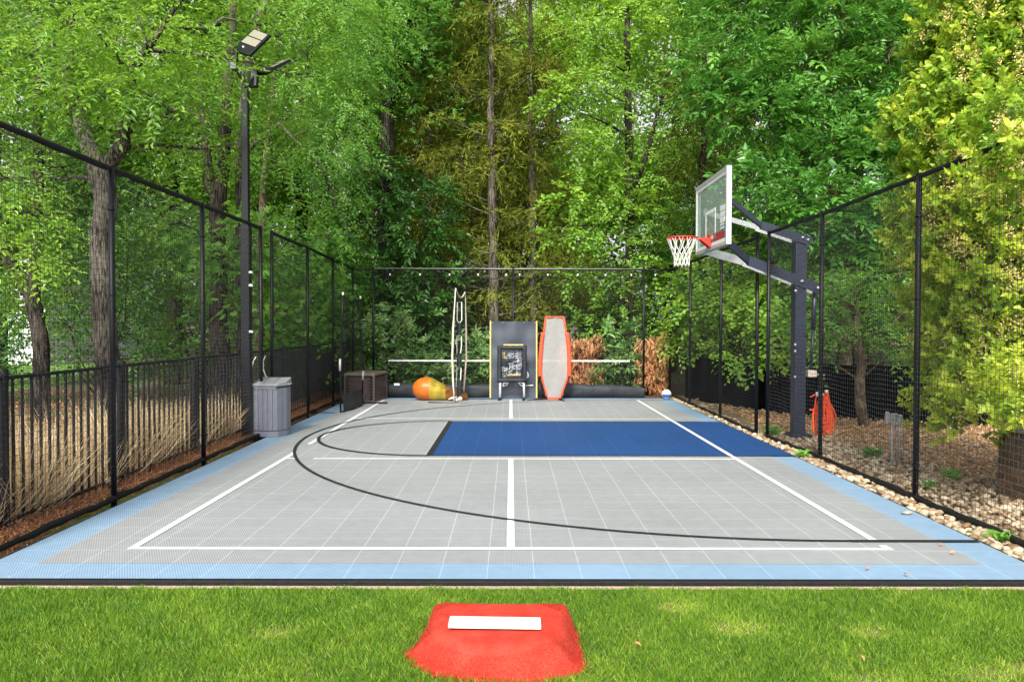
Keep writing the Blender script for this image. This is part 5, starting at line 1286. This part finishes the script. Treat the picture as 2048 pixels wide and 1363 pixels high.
ld = [(*at(px_, py_, Y), r_) for px_, py_, Y, r_ in ((1390, 560, 18.5, .55), (1450, 590, 17.6, .5), (1400, 640, 18.2, .5), (1460, 650, 17.2, .45), (1510, 640, 16.4, .45), (1500, 580, 16.8, .5), (1560, 600, 15.6, .45), (1550, 660, 15.4, .4), (1430, 700, 16.4, .3), (1480, 715, 15.6, .28), (1530, 725, 14.6, .25), (1460, 610, 16.0, .45), (1400, 600, 17.5, .5), (1520, 600, 15.2, .4), (1370, 690, 18.0, .35), (1550, 650, 14.4, .35), (1370, 660, 18.8, .45), (1570, 710, 15, .3), (1360, 600, 19, .5), (1420, 520, 18.5, .5), (1480, 520, 17.5, .5), (1550, 540, 16, .45), (1590, 640, 14.8, .35), (1580, 570, 15.2, .4))]
add_tree('mulberry_tree', 'bright low branched tree hanging over the right far net', 'tree',
         [[(6.6, 18.2, -.1, .11), (6.4, 18.0, 1.6, .09), (6.0, 17.7, 3.2, .06)]], ld, 'birch', M['lf_birch'], M['bark_dark'], 1.05, 30, (.62, .2), up=.1, droop=.4, seed=19, outer=.3)

# flowering privet hedge at the right
pv = thing('privet_hedge', 'tall yellow green privet hedge in cream flower at the right edge', 'hedge', (6.4, 8.6, 0))
lobes = []
g = np.random.default_rng(5)
def face_x(py_):   # left outline of the hedge in the photograph
    return np.interp(py_, [-60, 0, 120, 260, 330, 430, 470, 560, 640, 730, 800, 860, 885], [1870, 1850, 1845, 1770, 1800, 1770, 1800, 1800, 1840, 1850, 1840, 1850, 1900])
for py_ in np.arange(-140, 850, 42):
    xl = face_x(py_)
    for k, px_ in enumerate(np.arange(xl + 44, 2300, 58)):
        Y = 8.45 - .0032 * (px_ - xl) + g.uniform(-.25, .25) + (.5 if k == 0 else 0)
        Y = max(Y, 7.62 if py_ > 330 else 7.55)
        if py_ > 790 and px_ > 1985: continue
        r_ = g.uniform(.24, .36); r_ = min(r_, .30) if k == 0 else r_
        lobes.append((*at(px_ + g.uniform(-12, 12), py_ + g.uniform(-16, 16), Y), r_, .95))
        if py_ > 400 and Y > 7.9 and k and g.random() < .6: lobes.append((*at(px_ + g.uniform(-26, 26), py_ + g.uniform(-20, 20), Y - .22), r_ * .8, .95))
for px_, py_, Y, r_ in ((2010, 815, 6.85, .17), (2060, 825, 6.7, .2), (1970, 800, 7.3, .2), (2110, 800, 6.8, .3), (2030, 770, 7.0, .25), (1995, 318, 6.2, .22), (2040, 268, 6.2, .28), (2060, 340, 6.1, .30), (2010, 250, 6.5, .26), (1975, 385, 6.7, .20), (2050, 420, 6.4, .25)):
    lobes.append((*at(px_, py_, Y), r_, .95))
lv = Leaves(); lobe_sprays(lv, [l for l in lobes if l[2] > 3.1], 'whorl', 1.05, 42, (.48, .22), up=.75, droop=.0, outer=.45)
lobe_sprays(lv, [l for l in lobes if l[2] <= 3.1], 'whorl', 1.0, 40, (.72, .20), up=.45, droop=.0, outer=.5); lv.build('foliage', M['lf_privet'], pv)  # lower leaves tinted lighter to offset the hedge's own shade
lv = Leaves()
for lb in lobes:
    if lb[2] < .5 or g.random() < .05: continue
    n = g.integers(2, 5)
    for q in range(n):
        d = nrm(np.array([[g.normal(-.2, .6), g.normal(-.8, .4), g.normal(.45, .4)]]))[0]; c = np.array(lb[:3]) + d * lb[3] * 1.22
        if g.random() > (.95 if lb[2] > 2.0 else .6): continue
        m_ = 46; P = c + g.normal(0, 1, (m_, 3)) * [.036, .036, .055]
        lv.add(leaf_geo(P, g.normal(0, 1, (m_, 3)) + [0, 0, .6], g.normal(0, 1, (m_, 3)), g.uniform(.018, .034, m_), g.uniform(.012, .022, m_)), g.uniform(0, 1, m_))
lv.build('flower_panicles', M['lf_flower'], pv)
b = MB()
for k in range(9):
    x_, y_ = g.uniform(6.0, 7.8), g.uniform(8.9, 9.6); b.tube(wiggle((x_, y_, -.1), (x_ + g.uniform(-.4, .4), y_ - g.uniform(.0, .5), 4.5), 8, .03, g), np.linspace(.035, .012, 9), 6)
b.build('stem', M['bark_dark'], pv)

# laurel shrubs behind the far fence
def shrub(label, lobes, m, kind, size, dens, tint, name='laurel_shrub', group='laurel shrubs behind the far fence', seed=1, up=.35, outer=.35):
    c = np.mean([l[:3] for l in lobes], 0); t = thing(name, label, 'shrub', (c[0], c[1], 0), group)
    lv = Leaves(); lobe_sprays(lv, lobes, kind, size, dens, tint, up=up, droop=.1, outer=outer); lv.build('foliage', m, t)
    g = np.random.default_rng(seed); b = MB()
    for l in lobes[::2]:
        b.tube(wiggle((c[0] + g.normal(0, .15), c[1] + g.normal(0, .1) + .1, -.06), l[:3], 4, .05, g), np.linspace(.025, .008, 5), 5)
    b.build('stem', M['bark_dark'], t); return t
def block(px0, px1, py0, py1, Y, r_, step, seed, jit=8):
    g = np.random.default_rng(seed); out = []
    for py_ in np.arange(py0, py1, step):
        for px_ in np.arange(px0, px1 + 1, step): out.append((*at(px_ + g.uniform(-jit, jit), py_ + g.uniform(-jit, jit), Y + g.uniform(-.15, .35)), r_ * g.uniform(.8, 1.15), .95))
    return out
shrub('tall glossy laurel shrub behind the wicker deck box', block(735, 812, 655, 780, 19.6, .30, 26, 1) + block(760, 800, 625, 650, 19.7, .22, 22, 2), M['lf_laurel'], 'laurel', 1.0, 22, (.55, .22), seed=1)
shrub('low glossy laurel shrub behind the orange dummy', block(830, 905, 700, 785, 19.7, .28, 26, 3), M['lf_laurel'], 'laurel', 1.0, 22, (.50, .22), seed=2)
shrub('glossy laurel shrub between target net and black mat', block(925, 990, 690, 785, 19.7, .28, 26, 4), M['lf_laurel'], 'laurel', 1.0, 22, (.52, .22), seed=3)
shrub('green laurel shrub between two dead brown shrubs', block(1200, 1275, 690, 785, 19.6, .28, 25, 5) + block(1215, 1260, 670, 690, 19.6, .2, 22, 6), M['lf_laurel'], 'laurel', 1.05, 22, (.50, .22), seed=4)
shrub('dead brown shrub right of the red edged net', block(1143, 1185, 685, 785, 19.5, .24, 20, 7), M['lf_dead'], 'dead', 1.0, 42, (.45, .25), 'dead_shrub', 'dead brown shrubs behind the far fence', 5)
shrub('dead brown shrub at the far right fence corner', block(1300, 1330, 685, 790, 19.5, .24, 18, 8), M['lf_dead'], 'dead', 1.0, 46, (.55, .25), 'dead_shrub', 'dead brown shrubs behind the far fence', 6)

# understory shrubs in the shade
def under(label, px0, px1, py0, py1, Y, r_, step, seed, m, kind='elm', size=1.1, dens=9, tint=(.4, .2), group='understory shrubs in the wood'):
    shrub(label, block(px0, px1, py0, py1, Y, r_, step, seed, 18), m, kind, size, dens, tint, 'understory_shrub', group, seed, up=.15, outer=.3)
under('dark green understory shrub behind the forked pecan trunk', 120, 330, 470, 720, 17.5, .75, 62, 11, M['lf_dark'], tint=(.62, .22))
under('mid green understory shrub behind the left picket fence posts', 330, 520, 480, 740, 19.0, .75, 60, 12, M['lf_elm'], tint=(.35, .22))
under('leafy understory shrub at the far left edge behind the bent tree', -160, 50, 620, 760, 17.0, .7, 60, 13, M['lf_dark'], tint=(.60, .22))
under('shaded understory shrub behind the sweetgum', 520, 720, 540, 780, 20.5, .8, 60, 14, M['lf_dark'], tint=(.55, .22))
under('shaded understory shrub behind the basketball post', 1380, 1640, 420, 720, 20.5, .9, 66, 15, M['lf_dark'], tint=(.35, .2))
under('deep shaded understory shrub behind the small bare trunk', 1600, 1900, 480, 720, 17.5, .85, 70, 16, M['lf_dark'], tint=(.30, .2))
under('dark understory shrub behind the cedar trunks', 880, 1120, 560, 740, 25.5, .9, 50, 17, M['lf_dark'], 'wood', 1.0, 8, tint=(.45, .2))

# taller trees of the wood standing further back
def back_tree(label, X, Y, H, seed, m, tint, rad=(3.0, 2.4), kind='wood', size=1.15, dens=5.0):
    g = np.random.default_rng(seed); ld = crown_lobes((X, Y, H * .56), (rad[0], rad[1], H * .46), 46, .8, 1.35, seed, .4)
    add_tree('woodland_tree', label, 'tree', [[(X, Y, -.1, .24), (X + g.normal(0, .15), Y, H * .4, .19), (X + g.normal(0, .4), Y, H * .85, .09)]], ld, kind, m, M['bark_dark'], size, dens, tint, seed=seed, group='trees of the wood behind', outer=.3, twig_every=4)
back_tree('woodland tree seen high between pecan and bent tree', -14.5, 22, 13, 41, M['lf_wood'], (.45, .2))
back_tree('woodland tree behind the fork of the pecan', -10.0, 23, 14, 42, M['lf_wood'], (.42, .2))
back_tree('woodland tree high behind the lamp heads', -6.8, 25, 14, 43, M['lf_wood'], (.50, .2))
back_tree('woodland tree showing through the drooping elm', -3.2, 29, 15, 44, M['lf_wood'], (.52, .2))
back_tree('pale leaved woodland tree glimpsed through the cedars', 1.6, 30, 16, 45, M['lf_birch'], (.75, .2), dens=6.5)
back_tree('pale leaved woodland tree above the right end of the far fence', 6.0, 29, 16, 46, M['lf_birch'], (.50, .2))
back_tree('woodland tree behind the backboard', 9.5, 25, 14, 47, M['lf_wood'], (.35, .2))
back_tree('woodland tree behind the top of the ash', 13.5, 22, 13, 48, M['lf_wood'], (.32, .2))
back_tree('woodland tree far right behind the flowering hedge', 15.5, 16.5, 12, 49, M['lf_wood'], (.35, .2))
g = np.random.default_rng(77); lobes = []
while len(lobes) < 400:
    X = g.uniform(-42, 42); Y = 36 + g.uniform(0, 8) - abs(X) * .25; z = g.uniform(.5, 19)
    if -26 < X < -18.5 and z < 6.5: continue
    lobes.append((X, Y, z, g.uniform(1.4, 2.4)))
lv = Leaves(); lobe_sprays(lv, lobes, 'wood', 1.9, 1.9, (.45, .22), outer=.2)
o = lv.build('background_woods', M['lf_wood']); tag(o, 'distant mass of woodland foliage behind all the trees', kind='stuff')
